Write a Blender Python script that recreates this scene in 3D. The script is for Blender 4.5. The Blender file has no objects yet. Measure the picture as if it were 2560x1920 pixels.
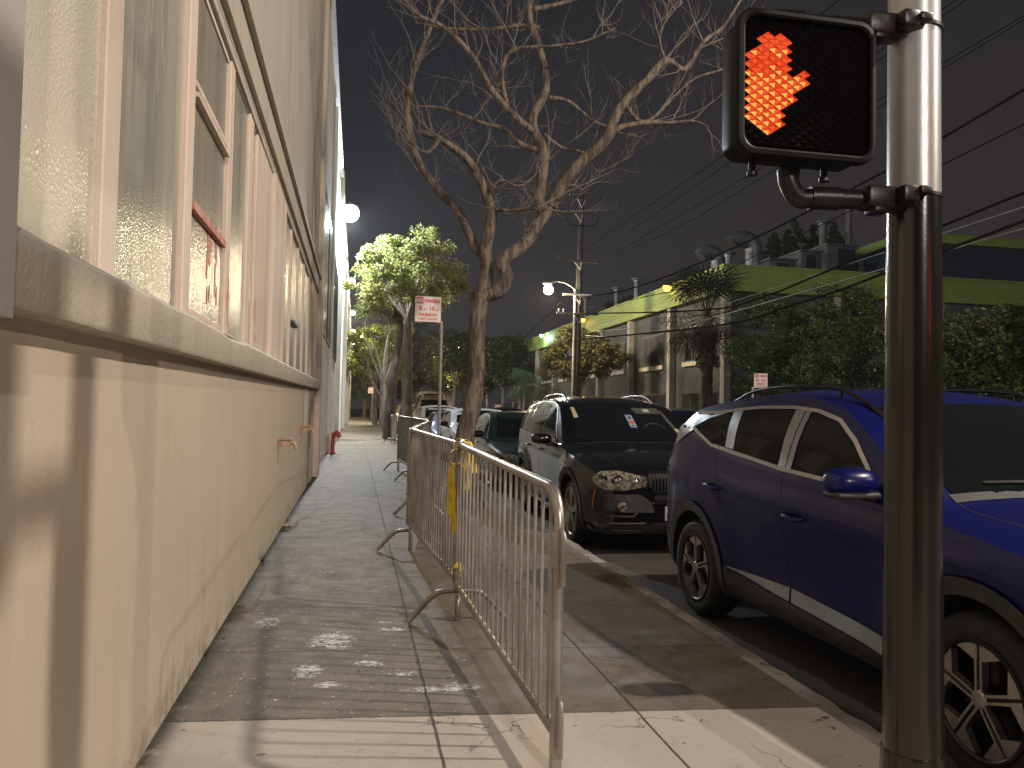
import bpy, bmesh, math, random
import numpy as np
from mathutils import Vector, Matrix
from mathutils.bvhtree import BVHTree
from mathutils.geometry import intersect_point_tri_2d
R = math.radians
rnd = random.Random(7)
SC = bpy.context.scene
COL = SC.collection
ROAD = -0.13

# ------------------------------------------------------------------ camera
FPX = 1923.0; PW, PH = 2560.0, 1920.0
YAW, PITCH, ROLL = R(11.482), R(1.9215), R(1.1)
CAMP = Vector((0, 0, 1.34))
_f = Vector((math.sin(YAW)*math.cos(PITCH), math.cos(YAW)*math.cos(PITCH), math.sin(PITCH)))
_r0 = Vector((math.cos(YAW), -math.sin(YAW), 0)); _u0 = _r0.cross(_f)
_r = _r0*math.cos(ROLL) + _u0*math.sin(ROLL); _u = -_r0*math.sin(ROLL) + _u0*math.cos(ROLL)
cd = bpy.data.cameras.new("camera"); cam = bpy.data.objects.new("camera", cd); COL.objects.link(cam)
cam.matrix_world = Matrix((( _r.x, _u.x, -_f.x, CAMP.x), (_r.y, _u.y, -_f.y, CAMP.y), (_r.z, _u.z, -_f.z, CAMP.z), (0, 0, 0, 1)))
cd.sensor_width = 36; cd.lens = 36*FPX/PW; cd.clip_start = 0.05; cd.clip_end = 2000
SC.camera = cam
def ray(x, y): return (_f*FPX + _r*(x-PW/2) - _u*(y-PH/2)).normalized()
def on(x, y, ax, val):
    v = ray(x, y); return CAMP + v*((val-CAMP[ax])/v[ax])
def K(*p): return [(a*PW/2212, b*PW/2212) for a, b in p]

# ------------------------------------------------------------------ materials
MATS = {}
def nmat(name):
    m = bpy.data.materials.new(name); m.use_nodes = True
    nt = m.node_tree; nt.nodes.clear()
    out = nt.nodes.new('ShaderNodeOutputMaterial')
    MATS[name] = m
    return m, nt, out
def N(nt, typ, **kw):
    n = nt.nodes.new(typ)
    for k, v in kw.items():
        if k in n.inputs: n.inputs[k].default_value = v
        else: setattr(n, k, v)
    return n
def L(nt, a, b): nt.links.new(a, b)
def mixcol(nt, fac, a, b, mode='MIX'):
    n = nt.nodes.new('ShaderNodeMix'); n.data_type = 'RGBA'; n.blend_type = mode
    for s, v in ((n.inputs[0], fac), (n.inputs[6], a), (n.inputs[7], b)):
        if hasattr(v, 'is_output'): L(nt, v, s)
        elif isinstance(v, (tuple, list)): s.default_value = (*v[:3], 1)
        else: s.default_value = v
    return n.outputs[2]
def mth(nt, op, a, b=None, c=None, clamp=False):
    n = nt.nodes.new('ShaderNodeMath'); n.operation = op; n.use_clamp = clamp
    for i, v in enumerate((a, b, c)):
        if v is None: continue
        if hasattr(v, 'is_output'): L(nt, v, n.inputs[i])
        else: n.inputs[i].default_value = v
    return n.outputs[0]
def ramp(nt, f, lo, hi, inv=False):
    n = nt.nodes.new('ShaderNodeMapRange'); n.interpolation_type = 'SMOOTHSTEP'
    L(nt, f, n.inputs[0]); n.inputs[1].default_value = lo; n.inputs[2].default_value = hi
    n.inputs[3].default_value = 1 if inv else 0; n.inputs[4].default_value = 0 if inv else 1
    return n.outputs[0]
def noise(nt, vec, scale, detail=4, rough=.6, dist=0.0):
    n = N(nt, 'ShaderNodeTexNoise'); n.inputs['Scale'].default_value = scale; n.inputs['Detail'].default_value = detail
    n.inputs['Roughness'].default_value = rough; n.inputs['Distortion'].default_value = dist
    if vec is not None: L(nt, vec, n.inputs['Vector'])
    return n.outputs['Fac']
def objco(nt, scale=(1, 1, 1)):
    tc = N(nt, 'ShaderNodeTexCoord'); mp = N(nt, 'ShaderNodeMapping'); mp.inputs['Scale'].default_value = scale
    L(nt, tc.outputs['Object'], mp.inputs['Vector']); return mp.outputs[0]
def mat(name, col, rough=.6, metal=0., var=.25, vs=6., bump=0., bs=40., coat=0., vscale=(1, 1, 1), col2=None, spec=.5, lo=.35, hi=.65, detail=5):
    m, nt, out = nmat(name)
    p = N(nt, 'ShaderNodeBsdfPrincipled')
    L(nt, p.outputs[0], out.inputs[0])
    co = objco(nt, vscale)
    c2 = col2 if col2 else tuple(c*(1-var) for c in col)
    f = ramp(nt, noise(nt, co, vs, detail), lo, hi)
    L(nt, mixcol(nt, f, col, c2), p.inputs['Base Color'])
    p.inputs['Roughness'].default_value = rough; p.inputs['Metallic'].default_value = metal
    p.inputs['Coat Weight'].default_value = coat; p.inputs['Coat Roughness'].default_value = .04
    p.inputs['Specular IOR Level'].default_value = spec
    if rough > .12:
        rr = mth(nt, 'MULTIPLY_ADD', noise(nt, co, vs*2.3, 3), .3*rough, .85*rough); L(nt, rr, p.inputs['Roughness'])
    if bump:
        b = N(nt, 'ShaderNodeBump'); b.inputs['Strength'].default_value = min(1, bump); b.inputs['Distance'].default_value = .01*max(1, bump)
        L(nt, noise(nt, co, bs, 5), b.inputs['Height']); L(nt, b.outputs[0], p.inputs['Normal'])
    return m
def emit(name, col, st):
    m, nt, out = nmat(name); e = N(nt, 'ShaderNodeEmission'); e.inputs[0].default_value = (*col, 1); e.inputs[1].default_value = st
    L(nt, e.outputs[0], out.inputs[0]); return m

# ------------------------------------------------------------------ object helpers
def tag(o, label=None, cat=None, group=None, kind=None):
    if label: o['label'] = label
    if cat: o['category'] = cat
    if group: o['group'] = group
    if kind: o['kind'] = kind
    return o
def thing(name, label, cat, loc=(0, 0, 0), group=None, rz=0):
    o = bpy.data.objects.new(name, None); COL.objects.link(o); o.empty_display_size = .1
    o.location = loc; o.rotation_euler = (0, 0, rz)
    return tag(o, label, cat, group)
def link(name, me, m=None, parent=None, loc=None, world=True):
    o = bpy.data.objects.new(name, me); COL.objects.link(o)
    if m is not None:
        for x in (m if isinstance(m, (list, tuple)) else [m]): me.materials.append(x)
    if loc is not None: o.location = loc
    if parent is not None:
        o.parent = parent
        if world:   # vertices were given in world space
            top = parent; off = Matrix.Identity(4)
            chain = []
            while top: chain.append(top.matrix_basis.copy()); top = top.parent
            for c in reversed(chain): off = off @ c
            me.transform(off.inverted())
    return o
def mesh(name, vs, fs, m=None, parent=None, smooth=False, world=True, mi=None):
    me = bpy.data.meshes.new(name); me.from_pydata([tuple(v) for v in vs], [], [tuple(f) for f in fs]); me.update()
    if mi is not None: me.polygons.foreach_set('material_index', mi)
    if smooth:
        me.polygons.foreach_set('use_smooth', [True]*len(me.polygons))
        if smooth is not True: me.set_sharp_from_angle(angle=R(smooth))
    return link(name, me, m, parent, world=world)
def from_bm(name, bm, m=None, parent=None, smooth=False, world=True):
    me = bpy.data.meshes.new(name); bm.to_mesh(me); bm.free()
    if smooth:
        me.polygons.foreach_set('use_smooth', [True]*len(me.polygons))
        if smooth is not True: me.set_sharp_from_angle(angle=R(smooth))
    return link(name, me, m, parent, world=world)

class MB:
    """collects simple solids into one mesh"""
    def __init__(s): s.v = []; s.f = []; s.mi = []; s.cur = 0
    def add(s, vs, fs):
        o = len(s.v); s.v += [tuple(v) for v in vs]; s.f += [tuple(i+o for i in f) for f in fs]; s.mi += [s.cur]*len(fs); return s
    def box(s, x0, x1, y0, y1, z0, z1):
        return s.hexa([(x0, y0, z0), (x1, y0, z0), (x1, y1, z0), (x0, y1, z0), (x0, y0, z1), (x1, y0, z1), (x1, y1, z1), (x0, y1, z1)])
    def hexa(s, p): return s.add(p, [(3, 2, 1, 0), (4, 5, 6, 7), (0, 1, 5, 4), (1, 2, 6, 5), (2, 3, 7, 6), (3, 0, 4, 7)])
    def bbox(s, x0, x1, y0, y1, z0, z1, b=.01, seg=2):
        bm = bmesh.new(); bmesh.ops.create_cube(bm, size=1)
        for v in bm.verts: v.co = Vector(((x0+x1)/2+v.co.x*(x1-x0), (y0+y1)/2+v.co.y*(y1-y0), (z0+z1)/2+v.co.z*(z1-z0)))
        bmesh.ops.bevel(bm, geom=bm.edges[:], offset=b, segments=seg, affect='EDGES', profile=.5)
        bm.verts.index_update(); s.add([v.co for v in bm.verts], [[v.index for v in f.verts] for f in bm.faces]); bm.free(); return s
    def tube(s, pts, rad, n=8, cap=True, squash=None):
        pts = [Vector(p) for p in pts]; m = len(pts)
        rs = rad if isinstance(rad, (list, tuple)) else [rad]*m
        vs = []; ref = None
        for i, p in enumerate(pts):
            t = (pts[min(i+1, m-1)]-pts[max(i-1, 0)])
            t = t.normalized() if t.length > 1e-9 else Vector((0, 0, 1))
            if ref is None:
                ref = Vector((0, 0, 1)) if abs(t.z) < .9 else Vector((1, 0, 0))
            a = (ref - t*ref.dot(t)); a = a.normalized() if a.length > 1e-6 else t.orthogonal().normalized()
            b = t.cross(a); ref = a
            for k in range(n):
                an = 2*math.pi*k/n; vs.append(p+(a*math.cos(an)+b*math.sin(an))*rs[i])
        fs = []
        for i in range(m-1):
            for k in range(n):
                k2 = (k+1) % n; fs.append((i*n+k, i*n+k2, (i+1)*n+k2, (i+1)*n+k))
        if cap: fs.append(tuple(range(n-1, -1, -1))); fs.append(tuple((m-1)*n+k for k in range(n)))
        return s.add(vs, fs)
    def lathe(s, prof, n=24, org=(0, 0, 0), ax=2, close=False, cap=True):
        """prof: (r, h) pairs round axis ax"""
        vs = []; o = Vector(org)
        for r, h in prof:
            for k in range(n):
                a = 2*math.pi*k/n; c, d = r*math.cos(a), r*math.sin(a)
                vs.append(o+Vector({2: (c, d, h), 0: (h, c, d), 1: (d, h, c)}[ax]))
        m = len(prof); fs = []
        for i in range(m-1 + (1 if close else 0)):
            for k in range(n):
                k2 = (k+1) % n; j = (i+1) % m; fs.append((i*n+k, i*n+k2, j*n+k2, j*n+k))
        if not close and cap:
            if prof[0][0] > 1e-6: fs.append(tuple(range(n-1, -1, -1)))
            if prof[-1][0] > 1e-6: fs.append(tuple((m-1)*n+k for k in range(n)))
        return s.add(vs, fs)
    def prism(s, poly, d, frame=lambda a, b, c: (a, b, c)):
        """poly in (a,b), extruded from c=d[0] to d[1]"""
        n = len(poly)
        vs = [frame(a, b, d[0]) for a, b in poly]+[frame(a, b, d[1]) for a, b in poly]
        fs = [tuple(range(n-1, -1, -1)), tuple(range(n, 2*n))]+[(i, (i+1) % n, n+(i+1) % n, n+i) for i in range(n)]
        return s.add(vs, fs)
    def build(s, name, m=None, parent=None, smooth=False, world=True):
        o = mesh(name, s.v, s.f, m, parent, False, world, mi=s.mi if isinstance(m, (list, tuple)) else None)
        me = o.data
        bm = bmesh.new(); bm.from_mesh(me); bmesh.ops.recalc_face_normals(bm, faces=bm.faces[:]); bm.to_mesh(me); bm.free()
        if smooth:
            me.polygons.foreach_set('use_smooth', [True]*len(me.polygons))
            if smooth is not True: me.set_sharp_from_angle(angle=R(smooth))
        return o
def bez(p0, p1, p2, p3, n=8):
    p = [Vector(q) for q in (p0, p1, p2, p3)]; out = []
    for i in range(n+1):
        t = i/n; u = 1-t; out.append(p[0]*u**3+p[1]*3*u*u*t+p[2]*3*u*t*t+p[3]*t**3)
    return out
def smoothpath(pts, n=4):
    pts = [Vector(p) for p in pts]; out = []
    for i in range(len(pts)-1):
        a = pts[max(i-1, 0)]; b = pts[i]; c = pts[i+1]; d = pts[min(i+2, len(pts)-1)]
        for k in range(n):
            t = k/n
            out.append(.5*((2*b)+(c-a)*t+(2*a-5*b+4*c-d)*t*t+(3*b-a-3*c+d)*t**3))
    out.append(pts[-1]); return out
def text_mesh(txt, size, width=None, bold=0.0):
    cu = bpy.data.curves.new('t', 'FONT'); cu.body = txt; cu.size = size; cu.align_x = 'CENTER'; cu.align_y = 'CENTER'; cu.offset = bold; cu.resolution_u = 2
    o = bpy.data.objects.new('t', cu); COL.objects.link(o)
    dg = bpy.context.evaluated_depsgraph_get(); dg.update()
    me = bpy.data.meshes.new_from_object(o.evaluated_get(dg)); bpy.data.objects.remove(o)
    vs = [v.co.copy() for v in me.vertices]; fs = [tuple(p.vertices) for p in me.polygons]
    bpy.data.meshes.remove(me)
    if width and vs:
        x0 = min(v.x for v in vs); x1 = max(v.x for v in vs); k = width/max(1e-6, x1-x0); c = (x0+x1)/2
        y0 = min(v.y for v in vs); y1 = max(v.y for v in vs); cy = (y0+y1)/2; ky = size*.72/max(1e-6, y1-y0)
        for v in vs: v.x = (v.x-c)*k; v.y = (v.y-cy)*ky
    return vs, fs

# ------------------------------------------------------------------ material set
M = MATS
mat('asphalt', (.055, .053, .05), .75, var=.35, vs=1.2, bump=.5, bs=160)
mat('curb', (.30, .27, .23), .85, var=.45, vs=3., bump=.9, bs=30, col2=(.14, .12, .10))
mat('galv', (.42, .40, .375), .36, metal=.75, var=.3, vs=3, bump=.06, bs=60, col2=(.27, .245, .22))
mat('galv_dark', (.22, .23, .20), .42, metal=.6, var=.3, vs=9)
mat('pole_paint', (.40, .395, .39), .36, metal=.45, var=.25, vs=2.2, vscale=(1, 1, .25), bump=.05, bs=120, col2=(.27, .25, .235))
mat('pole_dark', (.012, .0115, .007), .17, metal=.0, var=.4, vs=4, spec=.6, bump=.05, bs=150)
mat('black_plastic', (.007, .0065, .0065), .5, var=.3, vs=20, spec=.12, bump=.03, bs=80)
mat('black_metal', (.016, .014, .013), .36, metal=.2, var=.4, vs=14, spec=.35, bump=.1, bs=60)
mat('tape', (.85, .62, .02), .45, var=.2, vs=14)
mat('bark', (.155, .122, .092), .9, var=.4, vs=14, bump=3, bs=24, vscale=(1, 1, .22), col2=(.06, .045, .035), lo=.42, hi=.58)
mat('bark_grey', (.16, .13, .10), .9, var=.4, vs=7, bump=1, bs=24, vscale=(1, 1, .3), col2=(.07, .055, .045))
mat('bark_pale', (.24, .22, .19), .9, var=.4, vs=7, bump=.6, bs=24, vscale=(1, 1, .3), col2=(.18, .16, .14))
mat('twig', (.19, .16, .13), .85, var=.35, vs=10)
mat('wood_pole', (.035, .029, .024), .85, var=.4, vs=9, bump=.5, bs=30, vscale=(1, 1, .1))
mat('steel_pale', (.42, .39, .33), .5, metal=.2, var=.3, vs=5)
mat('ceramic', (.05, .045, .05), .3, var=.2)
mat('wire', (.012, .012, .012), 1., var=.2, spec=0)
mat('wire_pale', (.22, .21, .19), .9, var=.2)
mat('fascia_green', (.17, .24, .05), .6, var=.15, vs=1.5)
mat('facade_dark', (.055, .064, .066), .8, var=.2, vs=1.2, bump=.2, bs=50)
mat('column_pale', (.34, .32, .28), .8, var=.25, vs=2.5, bump=.3, bs=40, vscale=(1, 1, .4))
mat('navy_wall', (.012, .025, .06), .6, var=.2)
mat('window_dark', (.008, .011, .013), .4, var=.2, vs=1, spec=.05)
mat('window_frame', (.03, .032, .034), .5, var=.2)
mat('roof_metal', (.10, .11, .13), .45, metal=.3, var=.25, vs=3)
mat('white_trim', (.62, .58, .50), .7, var=.2, vs=4)
mat('red_paint', (.42, .04, .03), .4, var=.35, vs=20, coat=.3)
mat('fence_dark', (.02, .022, .022), .5, var=.2)
mat('dark_in', (.008, .008, .008), .9, var=.1)
mat('rubber', (.018, .017, .016), .8, var=.3, vs=30, bump=.3, bs=90)
mat('rust', (.30, .17, .09), .85, var=.4, vs=30, bump=.6, bs=60, col2=(.45, .33, .24))
mat('sign_white', (.72, .62, .57), .5, var=.08, vs=5)
mat('sign_red', (.55, .045, .04), .5, var=.15)
mat('sign_dull', (.35, .16, .14), .55, var=.15)
mat('soil', (.06, .045, .03), .95, var=.4, vs=9, bump=.8, bs=40)
# ------------------------------------------------------------------ ground
def sidewalk_mat():
    m, nt, out = nmat('sidewalk'); p = N(nt, 'ShaderNodeBsdfPrincipled'); L(nt, p.outputs[0], out.inputs[0])
    tc = N(nt, 'ShaderNodeTexCoord'); co = tc.outputs['Object']
    sx = N(nt, 'ShaderNodeSeparateXYZ'); L(nt, co, sx.inputs[0]); X, Y = sx.outputs[0], sx.outputs[1]
    big = noise(nt, co, .9, 5, .6); mid = noise(nt, co, 5, 6, .7); fine = noise(nt, co, 120, 3, .7); grit = noise(nt, co, 420, 2, .6)
    # old exposed-aggregate concrete
    old = mixcol(nt, ramp(nt, big, .35, .65), (.165, .137, .095), (.122, .098, .066))
    old = mixcol(nt, ramp(nt, mid, .38, .7), old, (.085, .074, .058))
    old = mixcol(nt, ramp(nt, fine, .52, .68), old, (.25, .22, .175))
    old = mixcol(nt, ramp(nt, grit, .56, .66), old, (.05, .044, .036))
    # slab to slab tone
    v = N(nt, 'ShaderNodeTexWhiteNoise'); v.noise_dimensions = '2D'
    cx = N(nt, 'ShaderNodeCombineXYZ'); L(nt, mth(nt, 'FLOOR', mth(nt, 'DIVIDE', mth(nt, 'ADD', X, .55), .915)), cx.inputs[0])
    L(nt, mth(nt, 'FLOOR', mth(nt, 'DIVIDE', mth(nt, 'SUBTRACT', Y, 3.43), .93)), cx.inputs[1]); L(nt, cx.outputs[0], v.inputs['Vector'])
    old = mixcol(nt, mth(nt, 'MULTIPLY', v.outputs['Value'], .4), old, mixcol(nt, .35, old, (.30, .28, .25)))
    # newer pale concrete by the corner
    new = mixcol(nt, ramp(nt, big, .3, .7), (.44, .395, .335), (.37, .33, .28))
    new = mixcol(nt, ramp(nt, noise(nt, co, 14, 5, .7), .55, .75), new, (.30, .27, .23))
    new = mixcol(nt, ramp(nt, fine, .6, .72), new, (.31, .28, .24))
    edge = mth(nt, 'ADD', mth(nt, 'ADD', Y, mth(nt, 'MULTIPLY', X, .092)), mth(nt, 'MULTIPLY', mth(nt, 'SUBTRACT', noise(nt, co, 30, 2), .5), .02))
    isnew = mth(nt, 'LESS_THAN', edge, 3.43)
    col = mixcol(nt, isnew, old, new)
    # bluish worn patches on the old slabs near the barrier
    def spot(cx_, cy_, rx, ry):
        a = mth(nt, 'DIVIDE', mth(nt, 'SUBTRACT', X, cx_), rx); b = mth(nt, 'DIVIDE', mth(nt, 'SUBTRACT', Y, cy_), ry)
        d = mth(nt, 'SQRT', mth(nt, 'ADD', mth(nt, 'MULTIPLY', a, a), mth(nt, 'MULTIPLY', b, b)))
        return ramp(nt, d, .35, 1., inv=True)
    oldm = mth(nt, 'SUBTRACT', 1, isnew)
    blue = None
    for s in ((1.25, 4.15, .55, .55), (1.75, 4.25, .4, .5), (.62, 3.62, .4, .16), (1.5, 3.65, .6, .3)):
        q = spot(*s); blue = q if blue is None else mth(nt, 'MAXIMUM', blue, q)
    blue = mth(nt, 'MULTIPLY', mth(nt, 'MULTIPLY', blue, ramp(nt, noise(nt, co, 3.5, 6, .7, .6), .4, .62)), oldm)
    col = mixcol(nt, mth(nt, 'MULTIPLY', blue, .6), col, (.215, .215, .225))
    # pale brown wet stain strip under the barrier
    # white paint / droppings
    mp = N(nt, 'ShaderNodeMapping'); mp.inputs['Scale'].default_value = (9, 16, 9); L(nt, co, mp.inputs['Vector'])
    w1 = ramp(nt, noise(nt, mp.outputs[0], 1.0, 7, .75, 1.2), .635, .67)
    mp2 = N(nt, 'ShaderNodeMapping'); mp2.inputs['Scale'].default_value = (26, 40, 26); L(nt, co, mp2.inputs['Vector'])
    w2 = ramp(nt, noise(nt, mp2.outputs[0], 1.0, 3, .6), .665, .685)
    w1 = mth(nt, 'MULTIPLY', w1, ramp(nt, noise(nt, co, 1.3, 2), .5, .62))
    left = ramp(nt, X, .5, .9, inv=True)
    wh = mth(nt, 'MULTIPLY', mth(nt, 'MAXIMUM', w1, w2), mth(nt, 'MULTIPLY', left, mth(nt, 'MULTIPLY_ADD', oldm, .85, .15)))
    bl = None
    for s in ((-.10, 4.55, .20, .26), (-.20, 4.05, .13, .16), (.25, 4.75, .16, .07), (.10, 4.13, .12, .07), (.28, 3.95, .12, .05), (.45, 3.72, .3, .07), (-.5, 5.0, .12, .2), (-.1, 3.85, .1, .06)):
        q = spot(*s); bl = q if bl is None else mth(nt, 'MAXIMUM', bl, q)
    mp3 = N(nt, 'ShaderNodeMapping'); mp3.inputs['Scale'].default_value = (16, 22, 16); L(nt, co, mp3.inputs['Vector'])
    w3 = ramp(nt, mth(nt, 'MULTIPLY_ADD', bl, .16, noise(nt, mp3.outputs[0], 1.0, 8, .8, 1.6)), .64, .67)
    w3 = mth(nt, 'MULTIPLY', w3, mth(nt, 'GREATER_THAN', bl, .02))
    wh = mth(nt, 'MAXIMUM', wh, w3)
    col = mixcol(nt, mth(nt, 'MULTIPLY', wh, .85), col, (.62, .63, .62))
    vo = N(nt, 'ShaderNodeTexVoronoi'); vo.feature = 'DISTANCE_TO_EDGE'; vo.inputs['Scale'].default_value = 1.15
    nn = N(nt, 'ShaderNodeTexNoise'); nn.inputs['Scale'].default_value = 4; nn.inputs['Detail'].default_value = 7; L(nt, co, nn.inputs['Vector'])
    sc_ = N(nt, 'ShaderNodeVectorMath'); sc_.operation = 'SCALE'; sc_.inputs[3].default_value = .5; L(nt, nn.outputs['Color'], sc_.inputs[0]); wv = N(nt, 'ShaderNodeVectorMath'); wv.operation = 'ADD'; L(nt, co, wv.inputs[0]); L(nt, sc_.outputs[0], wv.inputs[1]); L(nt, wv.outputs[0], vo.inputs['Vector'])
    ck = mth(nt, 'MULTIPLY', ramp(nt, vo.outputs['Distance'], .002, .007, inv=True), ramp(nt, noise(nt, co, 1.7, 2), .5, .58))
    col = mixcol(nt, mth(nt, 'MULTIPLY', ck, .65), col, (.04, .034, .028))
    gum = ramp(nt, noise(nt, co, 11, 1, .4), .74, .76); col = mixcol(nt, mth(nt, 'MULTIPLY', gum, .6), col, (.07, .062, .055))
    # joints
    def line(c, w): return ramp(nt, mth(nt, 'ABSOLUTE', c), w*.4, w, inv=True)
    wob = mth(nt, 'MULTIPLY', mth(nt, 'SUBTRACT', noise(nt, co, 9, 3), .5), .012)
    j = None
    for xx in (.36, 1.27, 2.13):
        q = line(mth(nt, 'ADD', mth(nt, 'SUBTRACT', X, xx), wob), .0085); j = q if j is None else mth(nt, 'MAXIMUM', j, q)
    e2 = mth(nt, 'ADD', mth(nt, 'ADD', edge, -3.43), wob)
    fr = mth(nt, 'SUBTRACT', mth(nt, 'FRACT', mth(nt, 'ADD', mth(nt, 'DIVIDE', e2, .93), 100.5)), .5)
    cj = mth(nt, 'MULTIPLY', line(mth(nt, 'MULTIPLY', fr, .93), .008), mth(nt, 'GREATER_THAN', edge, 3.3))
    j = mth(nt, 'MAXIMUM', j, mth(nt, 'MULTIPLY', cj, .75))
    col = mixcol(nt, mth(nt, 'MULTIPLY', j, .85), col, (.035, .03, .025))
    # dirt beside the wall
    dirt = mth(nt, 'MULTIPLY', ramp(nt, X, -.745, -.64, inv=True), ramp(nt, noise(nt, co, 4, 5, .7), .25, .5))
    col = mixcol(nt, mth(nt, 'MULTIPLY', dirt, .9), col, (.035, .034, .022))
    L(nt, col, p.inputs['Base Color'])
    L(nt, mth(nt, 'MULTIPLY_ADD', mid, .25, .58), p.inputs['Roughness']); p.inputs['Specular IOR Level'].default_value = .15
    b = N(nt, 'ShaderNodeBump'); b.inputs['Strength'].default_value = .55; b.inputs['Distance'].default_value = .006
    h = mth(nt, 'SUBTRACT', mth(nt, 'ADD', mth(nt, 'MULTIPLY', fine, .5), mth(nt, 'MULTIPLY', mid, .8)), mth(nt, 'MULTIPLY', j, 1.5))
    L(nt, h, b.inputs['Height']); L(nt, b.outputs[0], p.inputs['Normal'])
    return m
sidewalk_mat()
def asphalt2():
    m, nt, out = nmat('road'); p = N(nt, 'ShaderNodeBsdfPrincipled'); L(nt, p.outputs[0], out.inputs[0])
    co = objco(nt); big = noise(nt, co, .7, 5); f = noise(nt, co, 140, 3, .7); st = noise(nt, co, 3, 6, .7, .5)
    c = mixcol(nt, ramp(nt, big, .35, .65), (.075, .068, .058), (.045, .042, .038))
    c = mixcol(nt, ramp(nt, f, .55, .7), c, (.13, .12, .10)); c = mixcol(nt, ramp(nt, st, .6, .72), c, (.11, .065, .04))
    L(nt, c, p.inputs['Base Color']); p.inputs['Roughness'].default_value = .62
    b = N(nt, 'ShaderNodeBump'); b.inputs['Strength'].default_value = .6; b.inputs['Distance'].default_value = .005; L(nt, f, b.inputs['Height']); L(nt, b.outputs[0], p.inputs['Normal'])
asphalt2()

def sheet(name, x0, x1, y0, y1, z, m, kind='structure'):
    o = mesh(name, [(x0, y0, z), (x1, y0, z), (x1, y1, z), (x0, y1, z)], [(0, 1, 2, 3)], m); tag(o, kind=kind); return o
sheet('ground', -400, 400, -400, 600, ROAD-.09, M['asphalt'])
R2 = -.185
o = mesh('road', [(2.2, -300, ROAD), (11.5, -300, ROAD), (11.5, 6.3, ROAD), (2.2, 6.3, ROAD), (2.2, 7.6, R2), (11.5, 7.6, R2), (2.2, 420, R2), (11.5, 420, R2)], [(0, 1, 2, 3), (3, 2, 5, 4), (4, 5, 7, 6)], M['road']); tag(o, kind='structure')
sheet('cross_street', -300, 2.2, -60, -1.2, ROAD, M['road'])
sb = MB(); sb.box(-.9, 2.12, -1.0, 300, -.2, 0)
tag(sb.build('pavement', M['sidewalk']), kind='structure')
# kerb with worn irregular edge
r2 = random.Random(3)
ys = [-1.0+i*.09 for i in range(160)]; y = ys[-1]
while y < 300: y += max(.3, (y-13)*.05); ys.append(y)
vs = []; fs = []
for i, y in enumerate(ys):
    w = (r2.random()-.5)*.022 if y < 14 else 0; d = r2.random()*.018 if y < 14 else 0
    vs += [(2.121, y, -.21), (2.121, y, .001), (2.255+w-.03, y, -.001-d*.3), (2.262+w, y, -.022-d), (2.275+w*.6, y, -.21)]
    if i:
        a = (i-1)*5; b = i*5
        for k in range(4): fs.append((a+k, a+k+1, b+k+1, b+k))
k = mesh('kerb', vs, fs, M['curb'], smooth=40); tag(k, kind='structure')
fk = MB(); fk.box(11.5, 11.66, -1, 300, -.21, .0)
tag(fk.build('far_kerb', M['curb']), kind='structure')
fp = MB(); fp.box(11.664, 15.6, -1, 300, -.2, -.004)
mat('far_concrete', (.22, .20, .17), .8, var=.35, vs=2., bump=.4, bs=60)
tag(fp.build('far_pavement', M['far_concrete']), kind='structure')
sheet('yard', 15.6, 90, -40, 300, ROAD+.01, M['far_concrete'])

# ------------------------------------------------------------------ wall paint materials
def stucco(name, c1, c2, c3, streak=.4, rough=.75, bumps=.35):
    m, nt, out = nmat(name); p = N(nt, 'ShaderNodeBsdfPrincipled'); L(nt, p.outputs[0], out.inputs[0])
    co = objco(nt); cs = objco(nt, (1, 2.2, .12))
    a = ramp(nt, noise(nt, co, .8, 4), .3, .7); s = ramp(nt, noise(nt, cs, 2.2, 5, .65), .45, .75); sp = ramp(nt, noise(nt, co, 16, 6, .75), .68, .76)
    c = mixcol(nt, a, c1, c2); c = mixcol(nt, mth(nt, 'MULTIPLY', s, streak), c, c3); c = mixcol(nt, mth(nt, 'MULTIPLY', sp, .35), c, tuple(q*.55 for q in c3))
    # hairline cracks and scuffs
    vo = N(nt, 'ShaderNodeTexVoronoi'); vo.feature = 'DISTANCE_TO_EDGE'; vo.inputs['Scale'].default_value = .9
    wv = N(nt, 'ShaderNodeVectorMath'); wv.operation = 'ADD'; nn = N(nt, 'ShaderNodeTexNoise'); nn.inputs['Scale'].default_value = 5; nn.inputs['Detail'].default_value = 6; L(nt, co, nn.inputs['Vector'])
    sc_ = N(nt, 'ShaderNodeVectorMath'); sc_.operation = 'SCALE'; sc_.inputs[3].default_value = .35; L(nt, nn.outputs['Color'], sc_.inputs[0]); L(nt, co, wv.inputs[0]); L(nt, sc_.outputs[0], wv.inputs[1]); L(nt, wv.outputs[0], vo.inputs['Vector'])
    ck = mth(nt, 'MULTIPLY', ramp(nt, vo.outputs['Distance'], .0012, .0035, inv=True), ramp(nt, noise(nt, co, 1.1, 2), .54, .62))
    c = mixcol(nt, mth(nt, 'MULTIPLY', ck, .45), c, tuple(q*.4 for q in c3))
    sz = N(nt, 'ShaderNodeSeparateXYZ'); L(nt, co, sz.inputs[0]); gr = mth(nt, 'MULTIPLY', ramp(nt, sz.outputs[2], -.05, .28, inv=True), ramp(nt, noise(nt, co, 5, 6, .75), .42, .7))
    c = mixcol(nt, mth(nt, 'MULTIPLY', gr, .7), c, (.10, .085, .06))
    L(nt, c, p.inputs['Base Color']); p.inputs['Roughness'].default_value = rough; p.inputs['Specular IOR Level'].default_value = .35
    b = N(nt, 'ShaderNodeBump'); b.inputs['Strength'].default_value = bumps; b.inputs['Distance'].default_value = .006
    L(nt, mth(nt, 'ADD', noise(nt, co, 45, 4, .7), mth(nt, 'MULTIPLY', noise(nt, co, 3, 3), 1.5)), b.inputs['Height']); L(nt, b.outputs[0], p.inputs['Normal'])
    return m
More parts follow.
